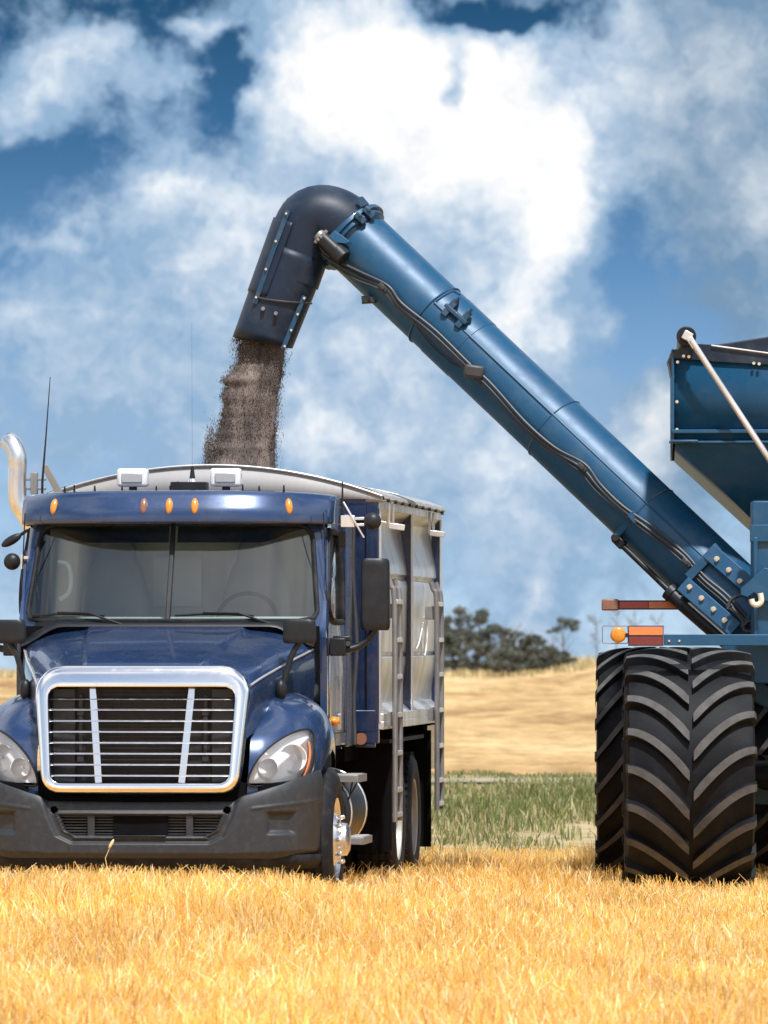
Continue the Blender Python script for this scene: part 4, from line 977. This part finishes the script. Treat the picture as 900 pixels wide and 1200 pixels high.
f2 = ramp(noise(1.2, 8, .75, (1, .12, 1)), [(.36, (.62, .60, .56)), (.62, (1.15, 1.15, 1.15))])
mm = N.new('ShaderNodeMix'); mm.data_type = 'RGBA'; mm.blend_type = 'MULTIPLY'; mm.inputs[0].default_value = 1; L.new(f1, mm.inputs[6]); L.new(f2, mm.inputs[7]); field = mm.outputs[2]
wob = N.new('ShaderNodeMath'); wob.operation = 'MULTIPLY_ADD'; L.new(noise(.35, 4), wob.inputs[0]); wob.inputs[1].default_value = 3; L.new(sep.outputs['Y'], wob.inputs[2])
c = mixc(mr(wob.outputs[0], 57.5, 59), straw, dusty); c = mixc(mr(wob.outputs[0], 97.0, 99), c, field)
L.new(c, B.inputs['Base Color']); B.inputs['Roughness'].default_value = .95; B.inputs['Specular IOR Level'].default_value = .1
bp = N.new('ShaderNodeBump'); bp.inputs['Strength'].default_value = .6; bp.inputs['Distance'].default_value = .08; L.new(noise(4, 6, .7), bp.inputs['Height']); L.new(bp.outputs[0], B.inputs['Normal'])
g = fastmesh('ground', V, FF, [m], 4); g.data.polygons.foreach_set('use_smooth', [True]*len(g.data.polygons)); tag(g, kind='structure')
# farm track across the grass
M['track'] = mat('track_dust', (.30, .26, .19), .9, var=.35, vscale=1.5)
b = MB(); xs = np.linspace(-12, 14, 53); b.grid([[(x, y0+.5*math.sin(x*.35), gz(x, y0)+.03) for y0 in (90.6, 92, 93.6)] for x in xs]); o = b.build('path', M['track']); tag(o, kind='structure')

# ================================================================ BLADES
def blades(name, mats, spots, hgt, wid, lean, probs=None, curve=0, label=None, cat=None):
    """each blade: two stacked quads (bent), spots Nx3"""
    n = len(spots); a = rng.uniform(0, 2*math.pi, n); dx = np.c_[np.cos(a), np.sin(a), np.zeros(n)]*(wid/2)[:, None]
    la = rng.uniform(0, 2*math.pi, n); lv = np.c_[np.cos(la), np.sin(la), np.zeros(n)]*(np.abs(lean)*hgt)[:, None]
    up = np.zeros((n, 3)); up[:, 2] = hgt
    mid = spots+up*.5+lv*.35; top = spots+up*(1-curve*np.abs(lean))[:, None]+lv
    V = np.stack([spots-dx, spots+dx, mid-dx*.9, mid+dx*.9, top-dx*.45, top+dx*.45], 1)
    bse = np.arange(n)*6; FF = np.concatenate([np.stack([bse, bse+1, bse+3, bse+2], 1), np.stack([bse+2, bse+3, bse+5, bse+4], 1)])
    mi = None
    if len(mats) > 1:
        q = rng.choice(len(mats), n, p=probs); mi = np.concatenate([q, q])
    return fastmesh(name, V, FF, mats, 4, mi)
def leafmat(name, col, isl=.3, trans=.35, rough=.6):
    m, N, L, B = newmat(name); g = N.new('ShaderNodeNewGeometry'); rgb = N.new('ShaderNodeRGB'); rgb.outputs[0].default_value = (*col, 1)
    x = N.new('ShaderNodeMapRange'); L.new(g.outputs['Random Per Island'], x.inputs[0]); x.inputs[3].default_value = 1-isl; x.inputs[4].default_value = 1+isl
    v = N.new('ShaderNodeVectorMath'); v.operation = 'SCALE'; L.new(rgb.outputs[0], v.inputs[0]); L.new(x.outputs[0], v.inputs['Scale'])
    nz = N.new('ShaderNodeTexNoise'); nz.inputs['Scale'].default_value = .9; L.new(g.outputs['Position'], nz.inputs[0])
    y = N.new('ShaderNodeMapRange'); L.new(nz.outputs[0], y.inputs[0]); y.inputs[1].default_value = .3; y.inputs[2].default_value = .7; y.inputs[3].default_value = .8; y.inputs[4].default_value = 1.15
    v2 = N.new('ShaderNodeVectorMath'); v2.operation = 'SCALE'; L.new(v.outputs[0], v2.inputs[0]); L.new(y.outputs[0], v2.inputs['Scale'])
    L.new(v2.outputs[0], B.inputs['Base Color']); B.inputs['Roughness'].default_value = rough
    t = N.new('ShaderNodeBsdfTranslucent'); L.new(v2.outputs[0], t.inputs[0]); mx = N.new('ShaderNodeMixShader'); mx.inputs[0].default_value = trans
    L.new(B.outputs[0], mx.inputs[1]); L.new(t.outputs[0], mx.inputs[2]); L.new(mx.outputs[0], N['Material Output'].inputs[0]); return m
ST = [leafmat('straw_gold', (.93, .60, .155), .18), leafmat('straw_pale', (.94, .78, .44), .10), leafmat('straw_brown', (.66, .36, .095), .3)]
GR = [leafmat('grass_green', (.135, .165, .048), .4), leafmat('grass_olive', (.22, .235, .08), .3), leafmat('grass_dry', (.52, .42, .24), .25)]
# stubble
NS = 330000
Y = rng.uniform(32, 58.5, NS); Y = 32+(58.5-32)*rng.beta(1.0, 1.0, NS); Xr = rng.uniform(-1, 1, NS)*(Y*.0585+1.6)
cl = np.array([mnoise.noise(Vector((x*2.2, y*1.1, 0))) for x, y in zip(Xr[::1], Y[::1])])
rowp = np.sin((Xr+Y*.04)*2*math.pi/.19)
keep = rng.random(NS) < .62+.5*cl+.18*rowp
# wheels flatten and the truck shades; keep straws out of tyres and metal
def inrect(x0, x1, y0, y1): return (Xr > x0) & (Xr < x1) & (Y > y0) & (Y < y1)
keep &= ~(inrect(1.76, 2.74, 50.15, 51.9)); keep &= ~(inrect(1.62, 2.6, 53.45, 55.2)); keep &= ~(inrect(2.98, 3.96, 52.75, 54.5))
keep &= ~((Y > 57.3+.9*np.sin(Xr*1.3)+.5*np.sin(Xr*4.1)) & (rng.random(NS) < .85))
Xr, Y, cl = Xr[keep], Y[keep], cl[keep]
Z = np.array([gz(x, y) for x, y in zip(Xr, Y)])
h = rng.uniform(.10, .22, len(Xr))*(1+.45*cl); far_ = Y > 45.5; h = np.where(far_, h*.92, h)
un = (np.abs(Xr+1.2) < 1.6) & (Y > 47.2) & (Y < 57); h = np.where(un, h*.8, h)
o = blades('stubble', ST, np.c_[Xr, Y, Z-.01], h, rng.uniform(.0045, .0085, len(Xr)), np.abs(rng.normal(0, .40, len(Xr))), [.56, .26, .18])
tag(o, 'golden cut straw stubble covering the field in the foreground', 'stubble', kind='stuff')
# loose bent straw leaves
n2 = 60000; Y = rng.uniform(32, 57.5, n2); Xr = rng.uniform(-1, 1, n2)*(Y*.0585+1.4)
kp = ~((Xr > 1.6) & (Xr < 4) & (Y > 50) & (Y < 55.3)); Xr, Y = Xr[kp], Y[kp]
Z = np.array([gz(x, y) for x, y in zip(Xr, Y)])+rng.uniform(.0, .12, len(Xr))
o = blades('loose_straw', ST, np.c_[Xr, Y, Z], rng.uniform(.03, .12, len(Xr)), rng.uniform(.005, .011, len(Xr)), np.abs(rng.normal(.7, .5, len(Xr))), [.45, .45, .10])
tag(o, 'loose bent straw leaves lying among the golden stubble', 'straw', kind='stuff')
# a single tall stalk before the bumper
b = MB(); q = Vector((-1.70+(-.15), 45.6, gz(-1.85, 45.6))); b.tube([q, q+Vector((.01, 0, .25)), q+Vector((-.01, 0, .36)), q+Vector((.02, 0, .43))], [.003, .003, .0025, .002], 5)
b.sphere(q+Vector((.03, 0, .455)), (.010, .010, .035), 6, 8, Euler((0, .5, 0)).to_matrix()); o = b.build('stalk', ST[1]); tag(o, 'single tall dry stalk standing before the bumper of the truck', 'stalk')
# grass margin
n3 = 130000; Y = rng.uniform(58, 97, n3); Xr = rng.uniform(-1, 1, n3)*(Y*.0575+2.5)
g1 = np.array([mnoise.noise(Vector((x*.55, y*.10, 2))) for x, y in zip(Xr, Y)]); g2 = np.array([mnoise.noise(Vector((x*1.8, y*.5, 7))) for x, y in zip(Xr, Y)])
thr = np.interp(Y, [58, 63, 68, 74, 86, 90, 91, 93.6, 94, 97], [.10, .16, .32, .7, .85, .6, .05, .05, .6, .7])
kp = rng.random(n3) < np.clip(thr+.95*g1+.55*g2-.16*((Y < 74)&(Xr < 3.0)), 0, 1); Xr, Y, g1, g2 = Xr[kp], Y[kp], g1[kp], g2[kp]
Z = np.array([gz(x, y) for x, y in zip(Xr, Y)]); h = rng.uniform(.10, .30, len(Xr))*(1+.8*g2+.5*g1)*np.interp(Y, [58, 66, 76, 90, 97], [.35, .4, .7, .5, .2])
dry = rng.random(len(Xr)) < np.interp(Y, [58, 68, 76, 90], [.75, .55, .22, .25])-.3*g1
for sel, ms, nm, lb_, ct in ((~dry, GR[:2], 'grass', 'green grass margin growing between the stubble and the far field', 'grass'), (dry, [GR[2], GR[1]], 'dry_grass', 'pale dry weeds growing through the green grass margin', 'dry grass')):
    k = sel; o = blades(nm, ms, np.c_[Xr[k], Y[k], Z[k]-.01], h[k], rng.uniform(.010, .022, k.sum()), np.abs(rng.normal(.15, .3, k.sum())), [.6, .4] if nm == 'grass' else [.7, .3])
    tag(o, lb_, ct, kind='stuff')
# dry growth along the far edge of the field
n4 = 22000; Y = rng.uniform(372, 394, n4); Xr = rng.uniform(-30, 34, n4); k4 = np.array([mnoise.noise(Vector((x*.25, y*.1, 1))) for x, y in zip(Xr, Y)])
Z = np.array([gz(x, y) for x, y in zip(Xr, Y)]); o = blades('field_edge_weeds', [GR[2], ST[1], GR[1]], np.c_[Xr, Y, Z], rng.uniform(.1, .45, n4)*(1+1.3*np.clip(k4, -.5, 1)), rng.uniform(.03, .07, n4), np.abs(rng.normal(.1, .3, n4)), [.5, .4, .1])
tag(o, 'tall dry weeds along the far edge of the golden field', 'weeds', kind='stuff')

# ================================================================ TREES
LF = [leafmat('leaf_grey_green', (.135, .150, .112), .4, .2), leafmat('leaf_dark', (.095, .108, .088), .4, .2), leafmat('leaf_hazy', (.13, .14, .10), .3, .2)]  # greyed, lightened leaf colours carry the distance haze
M['bark'] = mat('bark', (.16, .14, .125), .9, var=.3, vscale=3)
def tree(px, top, wpx, Yt, label, seed, kind='bush', base=None, ratio=.6, group=None, dens=1.0):
    r = random.Random(seed); X = (px-450)*Yt/F; z0 = gz(X, Yt)-.05; H = CAMZ+(754-top)*Yt/F-z0; Wd = wpx*Yt/F
    root = empty('tree', (X, Yt, z0)); tag(root, label, 'tree', group)
    b = MB(); ends = []
    ntr = 1 if kind in ('lolly', 'bare') else 4
    for t in range(ntr):
        bx_ = r.uniform(-.22, .22)*Wd if ntr > 1 else 0; p = Vector((bx_, r.uniform(-.3, .3) if ntr > 1 else 0, 0)); d = Vector((r.uniform(-.12, .12), r.uniform(-.1, .1), 1)); path = [p]; rad = [.045+.015*H]
        hh = H*(.82 if kind != 'bush' else r.uniform(.6, .85))
        for k in range(6):
            p = p+d*hh/6+Vector((r.uniform(-.06, .06), r.uniform(-.06, .06), 0)); path.append(p.copy()); rad.append((.045+.015*H)*(1-(k+1)/7))
        if kind == 'bare': rad = [x*.5 for x in rad]
        b.tube(path, rad, 7)
        for k in range(9 if kind != 'bare' else 16):
            s = path[r.randint(2, 5)]; a = r.uniform(0, 6.28); ln = Wd*r.uniform(.22, .5); e = s+Vector((math.cos(a)*ln, math.sin(a)*ln*.8, ln*r.uniform(.5, 1.3)))
            if e.z > H*.95: e.z = H*.95
            m_ = (s+e)/2+Vector((0, 0, ln*.12)); b.tube([s, m_, e], [.022, .015, .006] if kind != 'bare' else [.014, .010, .005], 5); ends.append(e)
            if kind == 'bare':
                for q in range(4): e2 = e+Vector((r.uniform(-.25, .25), r.uniform(-.2, .2), r.uniform(.1, .4))); b.tube([m_ if q % 2 else e, e2], [.008, .003], 4); ends.append(e2)
    b.build('trunk', M['bark'], root)
    # crown: leaf clumps
    clumps = []
    lo = dict(bush=.22, tall=.38, lolly=.62, bare=.5)[kind]
    if kind == 'lolly':
        for (x, z, s) in ((-.20, .74, .20), (.02, .84, .26), (.24, .78, .22), (.12, .90, .2), (-.08, .93, .16), (.30, .88, .15), (-.38, .71, .10)): clumps.append((Vector((x*Wd*1.3, r.uniform(-.2, .2), z*H)), s*Wd*.95))
    elif kind == 'bare':
        for e in ends[::5]: clumps.append((e, .10))
    else:
        for k in range(int(40*dens)):
            z = r.uniform(lo, .93); e = math.sin(math.pi*min(1, max(0, (z-lo+.12)/(1.10-lo))))**.6; x = r.uniform(-.5, .5)*e; clumps.append((Vector((x*Wd, r.uniform(-.5, .5)*Wd*e*.8, z*H)), Wd*r.uniform(.08, .17)))
    pts = []; 
    for c_, s in clumps:
        n = int((230 if kind != 'bare' else 14)*dens*(s/.35)**1.2)+6
        g_ = rng.normal(0, 1, (n, 3)); g_ /= np.linalg.norm(g_, axis=1)[:, None]; g_ *= (rng.random(n)**.45)[:, None]*s; g_[:, 2] *= .72; pts.append(g_+np.array(c_))
    P = np.concatenate(pts); n = len(P); s = rng.uniform(.03, .075, n) if kind != 'bare' else rng.uniform(.02, .04, n)
    a = rng.normal(0, 1, (n, 3)); a /= np.linalg.norm(a, axis=1)[:, None]; t = rng.normal(0, 1, (n, 3)); bb_ = np.cross(a, t); bb_ /= np.linalg.norm(bb_, axis=1)[:, None]
    V = np.stack([P-a*s[:, None], P+bb_*s[:, None]*.6, P+a*s[:, None], P-bb_*s[:, None]*.6], 1); FF = np.arange(n*4).reshape(n, 4)
    o = fastmesh('crown', V, FF, LF, 4, rng.choice(3, n, p=[.45, .38, .17])); o.parent = root
    return root
GT = 'trees along the far edge of the field'
TL_ = [(500, 716, 66, 388, 'tall', 'tall grey green tree seen right behind the rear ladder of the truck'),
 (548, 711, 58, 386, 'tall', 'broad topped tall tree just right of the ladder with the highest crown'),
 (478, 722, 50, 392, 'tall', 'tall tree mostly hidden behind the cargo box of the truck'),
 (528, 742, 44, 380, 'bush', 'dense bush under the tall trees nearest the ladder'),
 (580, 734, 44, 382, 'tall', 'mid height round crowned tree left of the dense thicket'),
 (603, 743, 42, 380, 'bush', 'wide bushy tree at the middle of the thicket'),
 (562, 752, 40, 377, 'bush', 'low grey bush in the gap between two tall trees'),
 (627, 746, 30, 379, 'tall', 'narrow dark tree with pointed crown at the right of the thicket'),
 (634, 760, 44, 376, 'bush', 'low wide bush at the foot of the narrow dark tree'),
 (656, 768, 34, 378, 'bush', 'lowest bush at the right end of the thicket'),
 (661, 726, 36, 384, 'lolly', 'single thin tree with a bare trunk and small round crown'),
 (594, 764, 40, 374, 'bush', 'low scrubby bush before the middle of the thicket')]
for i, (px, top, w, Yt, k, lb_) in enumerate(TL_): tree(px, top, w, Yt, lb_, 50+i, k, group=GT)
for i, (px, top, lb_) in enumerate(((700, 716, 'thin leafless sapling just left of the round amber lamp'), (745, 708, 'thin leafless sapling seen above the striped marker plate'), (722, 700, 'thin leafless sapling seen between the two marker lights'), (600, 722, 'thin leafless sapling rising above the middle of the thicket'), (770, 716, 'thin leafless sapling seen between light bar and cylinder'), (585, 728, 'thin leafless sapling left of the middle of the thicket'), (618, 736, 'thin leafless sapling right of the middle of the thicket'), (648, 748, 'thin leafless sapling beside the single round crowned tree'))):
    tree(px, top, 22, 386+i, lb_, 90+i, 'bare', group='leafless saplings at the field edge')
# far dark wood strip on the right
b = MB(); Yh = 900; rows = []
for i in range(121):
    px = lerp(380, 1400, i/120); top = 776+3*mnoise.noise(Vector((px*.05, 0, 0)))+1.6*mnoise.noise(Vector((px*.3, 0, 0)))+(6*sstep(730, 1100, px))-4*sstep(660, 700, px)*sstep(900, 760, px); X = (px-450)*Yh/F; zt = CAMZ+(750-top)*Yh/F
    rows.append([(X, Yh, -30), (X, Yh, zt-1), (X, Yh+6, zt), (X, Yh+30, zt-.5), (X, Yh+60, -30)])
b.grid(rows); M['farwood'] = mat('far_wood', (.075, .095, .085), .95, var=.3, vscale=.2); o = b.build('hills', M['farwood'], ang=60); tag(o, kind='structure')

# ================================================================ WORLD
w = bpy.data.worlds.new('World'); scene.world = w; w.use_nodes = True; N = w.node_tree.nodes; L = w.node_tree.links
bg = N['Background']; bg.inputs[1].default_value = .1
SUN_EL, SUN_AZ = math.radians(61), math.radians(163)      # azimuth measured clockwise from +Y (towards the right)
sky = N.new('ShaderNodeTexSky'); sky.sky_type = 'NISHITA'; sky.sun_disc = False; sky.sun_elevation = SUN_EL; sky.sun_rotation = SUN_AZ; sky.air_density = 1; sky.dust_density = 1.2
tc = N.new('ShaderNodeTexCoord'); sp = N.new('ShaderNodeSeparateXYZ'); L.new(tc.outputs['Generated'], sp.inputs[0])
def mth(op, a, b_=None, c=None, clamp=False):
    n = N.new('ShaderNodeMath'); n.operation = op; n.use_clamp = clamp
    for i, q in enumerate((a, b_, c)):
        if q is None: continue
        if isinstance(q, (int, float)): n.inputs[i].default_value = q
        else: L.new(q, n.inputs[i])
    return n.outputs[0]
yy = mth('MAXIMUM', sp.outputs['Y'], .02)
U = mth('MULTIPLY_ADD', mth('DIVIDE', sp.outputs['X'], yy), 80, 4.5)      # azimuth in fine units
Vv = mth('MULTIPLY_ADD', mth('DIVIDE', sp.outputs['Z'], yy), -80, 7.5)    # elevation in fine units
cmb = N.new('ShaderNodeCombineXYZ'); L.new(U, cmb.inputs[0]); L.new(Vv, cmb.inputs[1])
def nz(vec, scale, detail=8, rough=.55, col=False, w_=0):
    mp = N.new('ShaderNodeMapping'); mp.inputs['Location'].default_value = (w_, w_*1.7, w_*.3); L.new(vec, mp.inputs[0])
    n = N.new('ShaderNodeTexNoise'); n.inputs['Scale'].default_value = scale; n.inputs['Detail'].default_value = detail; n.inputs['Roughness'].default_value = rough; L.new(mp.outputs[0], n.inputs[0]); return n.outputs[1 if col else 0]
def vm(op, a, b_=None, s=None):
    n = N.new('ShaderNodeVectorMath'); n.operation = op
    for i, q in enumerate((a, b_)):
        if q is None: continue
        if isinstance(q, tuple): n.inputs[i].default_value = q
        else: L.new(q, n.inputs[i])
    if s is not None: n.inputs['Scale'].default_value = s
    return n.outputs['Value' if op == 'DOT_PRODUCT' else 'Vector']
wc = vm('ADD', cmb.outputs[0], vm('SCALE', vm('SUBTRACT', nz(cmb.outputs[0], .75, 3, .5, True), (.5, .5, .5)), s=1.3))
wc = vm('ADD', wc, vm('SCALE', vm('SUBTRACT', nz(cmb.outputs[0], 2.4, 8, .62, True, 5), (.5, .5, .5)), s=.6))
def gauss_sum(lst):
    acc = None
    for (cx, cy, rx, ry, wt) in lst:
        d = vm('MULTIPLY', vm('SUBTRACT', wc, (cx/100, cy/100, 0)), (100/rx, 100/ry, 0)); e = mth('EXPONENT', mth('MULTIPLY', vm('DOT_PRODUCT', d, d), -1))
        acc = mth('MULTIPLY', e, wt) if acc is None else mth('MULTIPLY_ADD', e, wt, acc)
    return acc
CL = [(400, 60, 105, 80, 1.0), (470, 130, 120, 90, .9), (610, 140, 100, 95, .95), (660, 230, 60, 90, .7), (560, 230, 150, 90, .6), (220, 230, 90, 55, .7), (170, 215, 50, 30, .3), (620, 350, 60, 80, .55), (330, 110, 40, 70, .4),
      (70, 80, 60, 45, .75), (130, 50, 40, 30, .5), (30, 130, 50, 45, .5), (195, 80, 40, 22, .45), (235, 18, 32, 18, .6), (770, 490, 55, 55, .9), (740, 560, 60, 40, .5), (380, 520, 60, 30, .5), (330, 530, 60, 30, .3), (560, 540, 90, 40, .42), (640, 700, 45, 55, .55), (620, 760, 90, 30, .5), (30, 370, 90, 40, .35), (70, 290, 40, 15, .3), (850, 40, 120, 80, .55), (880, 180, 70, 110, .55), (790, 120, 90, 80, .35), (480, 400, 160, 60, .25), (870, 370, 60, 30, .25), (350, 300, 120, 60, .3), (150, 430, 260, 130, .30), (450, 480, 280, 130, .40), (60, 620, 220, 90, .15), (550, 640, 250, 70, .28), (640, 300, 70, 110, .4), (250, 300, 150, 70, .25), (850, 260, 100, 120, .3), (560, 60, 60, 60, .5)]
HO = [(262, 95, 22, 60, .8), (540, 92, 16, 34, 1.0), (575, 8, 70, 18, .8), (742, 330, 50, 100, .55), (800, 420, 60, 40, .3), (60, 200, 90, 60, .2)]
den = mth('SUBTRACT', gauss_sum(CL), gauss_sum(HO)); 
fb = nz(cmb.outputs[0], 1.3, 10, .60, w_=11); den = mth('ADD', den, mth('MULTIPLY_ADD', mth('SUBTRACT', fb, .5), 1.15, .20)); den = mth('ADD', den, mth('MULTIPLY', mth('SUBTRACT', nz(wc, 4.5, 8, .65, w_=31), .5), .55))
def mrng(s, a, b_, c=0, d=1, sm=True):
    n = N.new('ShaderNodeMapRange'); n.interpolation_type = 'SMOOTHSTEP' if sm else 'LINEAR'; L.new(s, n.inputs[0]); n.inputs[1].default_value = a; n.inputs[2].default_value = b_; n.inputs[3].default_value = c; n.inputs[4].default_value = d; return n.outputs[0]
def rmp(src, st):
    r = N.new('ShaderNodeValToRGB'); L.new(src, r.inputs[0]); e = r.color_ramp.elements
    while len(e) < len(st): e.new(.5)
    for k, (p, c) in enumerate(st): e[k].position = p; e[k].color = (*c, 1)
    return r.outputs[0]
def mixw(f, a, b_):
    x = N.new('ShaderNodeMix'); x.data_type = 'RGBA'
    if isinstance(f, float): x.inputs[0].default_value = f
    else: L.new(f, x.inputs[0])
    L.new(a, x.inputs[6]); L.new(b_, x.inputs[7]); return x.outputs[2]
blue = rmp(mrng(Vv, 0, 8, 0, 1, False), [(0, (.018, .085, .19)), (.18, (.045, .15, .32)), (.40, (.13, .29, .53)), (.62, (.27, .47, .74)), (.82, (.44, .64, .86)), (1, (.62, .77, .90))])
shade = nz(wc, 1.1, 6, .6, w_=23)
bri = mth('ADD', mrng(den, .35, 1.75), mth('MULTIPLY', mth('SUBTRACT', shade, .5), 1.4), clamp=True)
ccol = rmp(bri, [(0, (.30, .46, .66)), (.3, (.48, .61, .77)), (.6, (.74, .82, .91)), (.9, (1.0, 1.0, 1.0))])
grey = mrng(U, 6.9, 8.2, 0, .62); ccol = mixw(grey, ccol, rmp(bri, [(0, (.12, .23, .36)), (1, (.50, .60, .70))]))
front = mixw(mrng(den, .08, .62), blue, ccol)
# the rest of the sky: unseen broken cloud, thickened to whiten reflections, over the physical sky
dn = nz(tc.outputs['Generated'], 2.4, 7, .58, w_=3); rest = mixw(mth('MULTIPLY', mrng(dn, .40, .60), mrng(sp.outputs['Z'], -.02, .03)), vm('SCALE', sky.outputs[0], s=.1), rmp(mrng(dn, .42, .7), [(0, (.62, .67, .73)), (1, (1.0, 1.0, 1.0))]))
fm = mth('MULTIPLY', mrng(sp.outputs['Z'], .14, .10), mrng(sp.outputs['Y'], .90, .97))
L.new(vm('SCALE', mixw(fm, rest, vm('SCALE', front, s=.82)), s=10), bg.inputs[0])
try: w.cycles.sampling_method = 'MANUAL'; w.cycles.sample_map_resolution = 1024
except Exception as e: print(e)
sd = bpy.data.lights.new('sun', 'SUN'); sd.energy = 4.5; sd.angle = math.radians(2.5); sd.color = (1, .98, .95)
so = bpy.data.objects.new('sun', sd); C.objects.link(so)
dirv = Vector((math.sin(SUN_AZ)*math.cos(SUN_EL), math.cos(SUN_AZ)*math.cos(SUN_EL), math.sin(SUN_EL)))
so.rotation_euler = (-dirv).to_track_quat('-Z', 'Y').to_euler(); so.location = dirv*80
# ================================================================ CAMERA
cd = bpy.data.cameras.new('camera'); cam = bpy.data.objects.new('camera', cd); C.objects.link(cam); scene.camera = cam
cd.sensor_fit = 'VERTICAL'; cd.sensor_height = 24; cd.lens = F/1200*24; cd.clip_end = 8000; cd.clip_start = .5
cam.location = (0, 0, CAMZ); cam.rotation_euler = (math.radians(90)+math.atan(150/F), 0, 0)
cd.dof.use_dof = True; cd.dof.focus_distance = 50; cd.dof.aperture_fstop = 4.5
vs_ = scene.view_settings; vs_.view_transform = 'Standard'; vs_.look = 'None'; vs_.gamma = 1; vs_.exposure = .3; vs_.use_curve_mapping = False
scene.render.engine = 'CYCLES'; scene.cycles.max_bounces = 8; scene.cycles.transparent_max_bounces = 12
scene.render.resolution_x = 768; scene.render.resolution_y = 1024
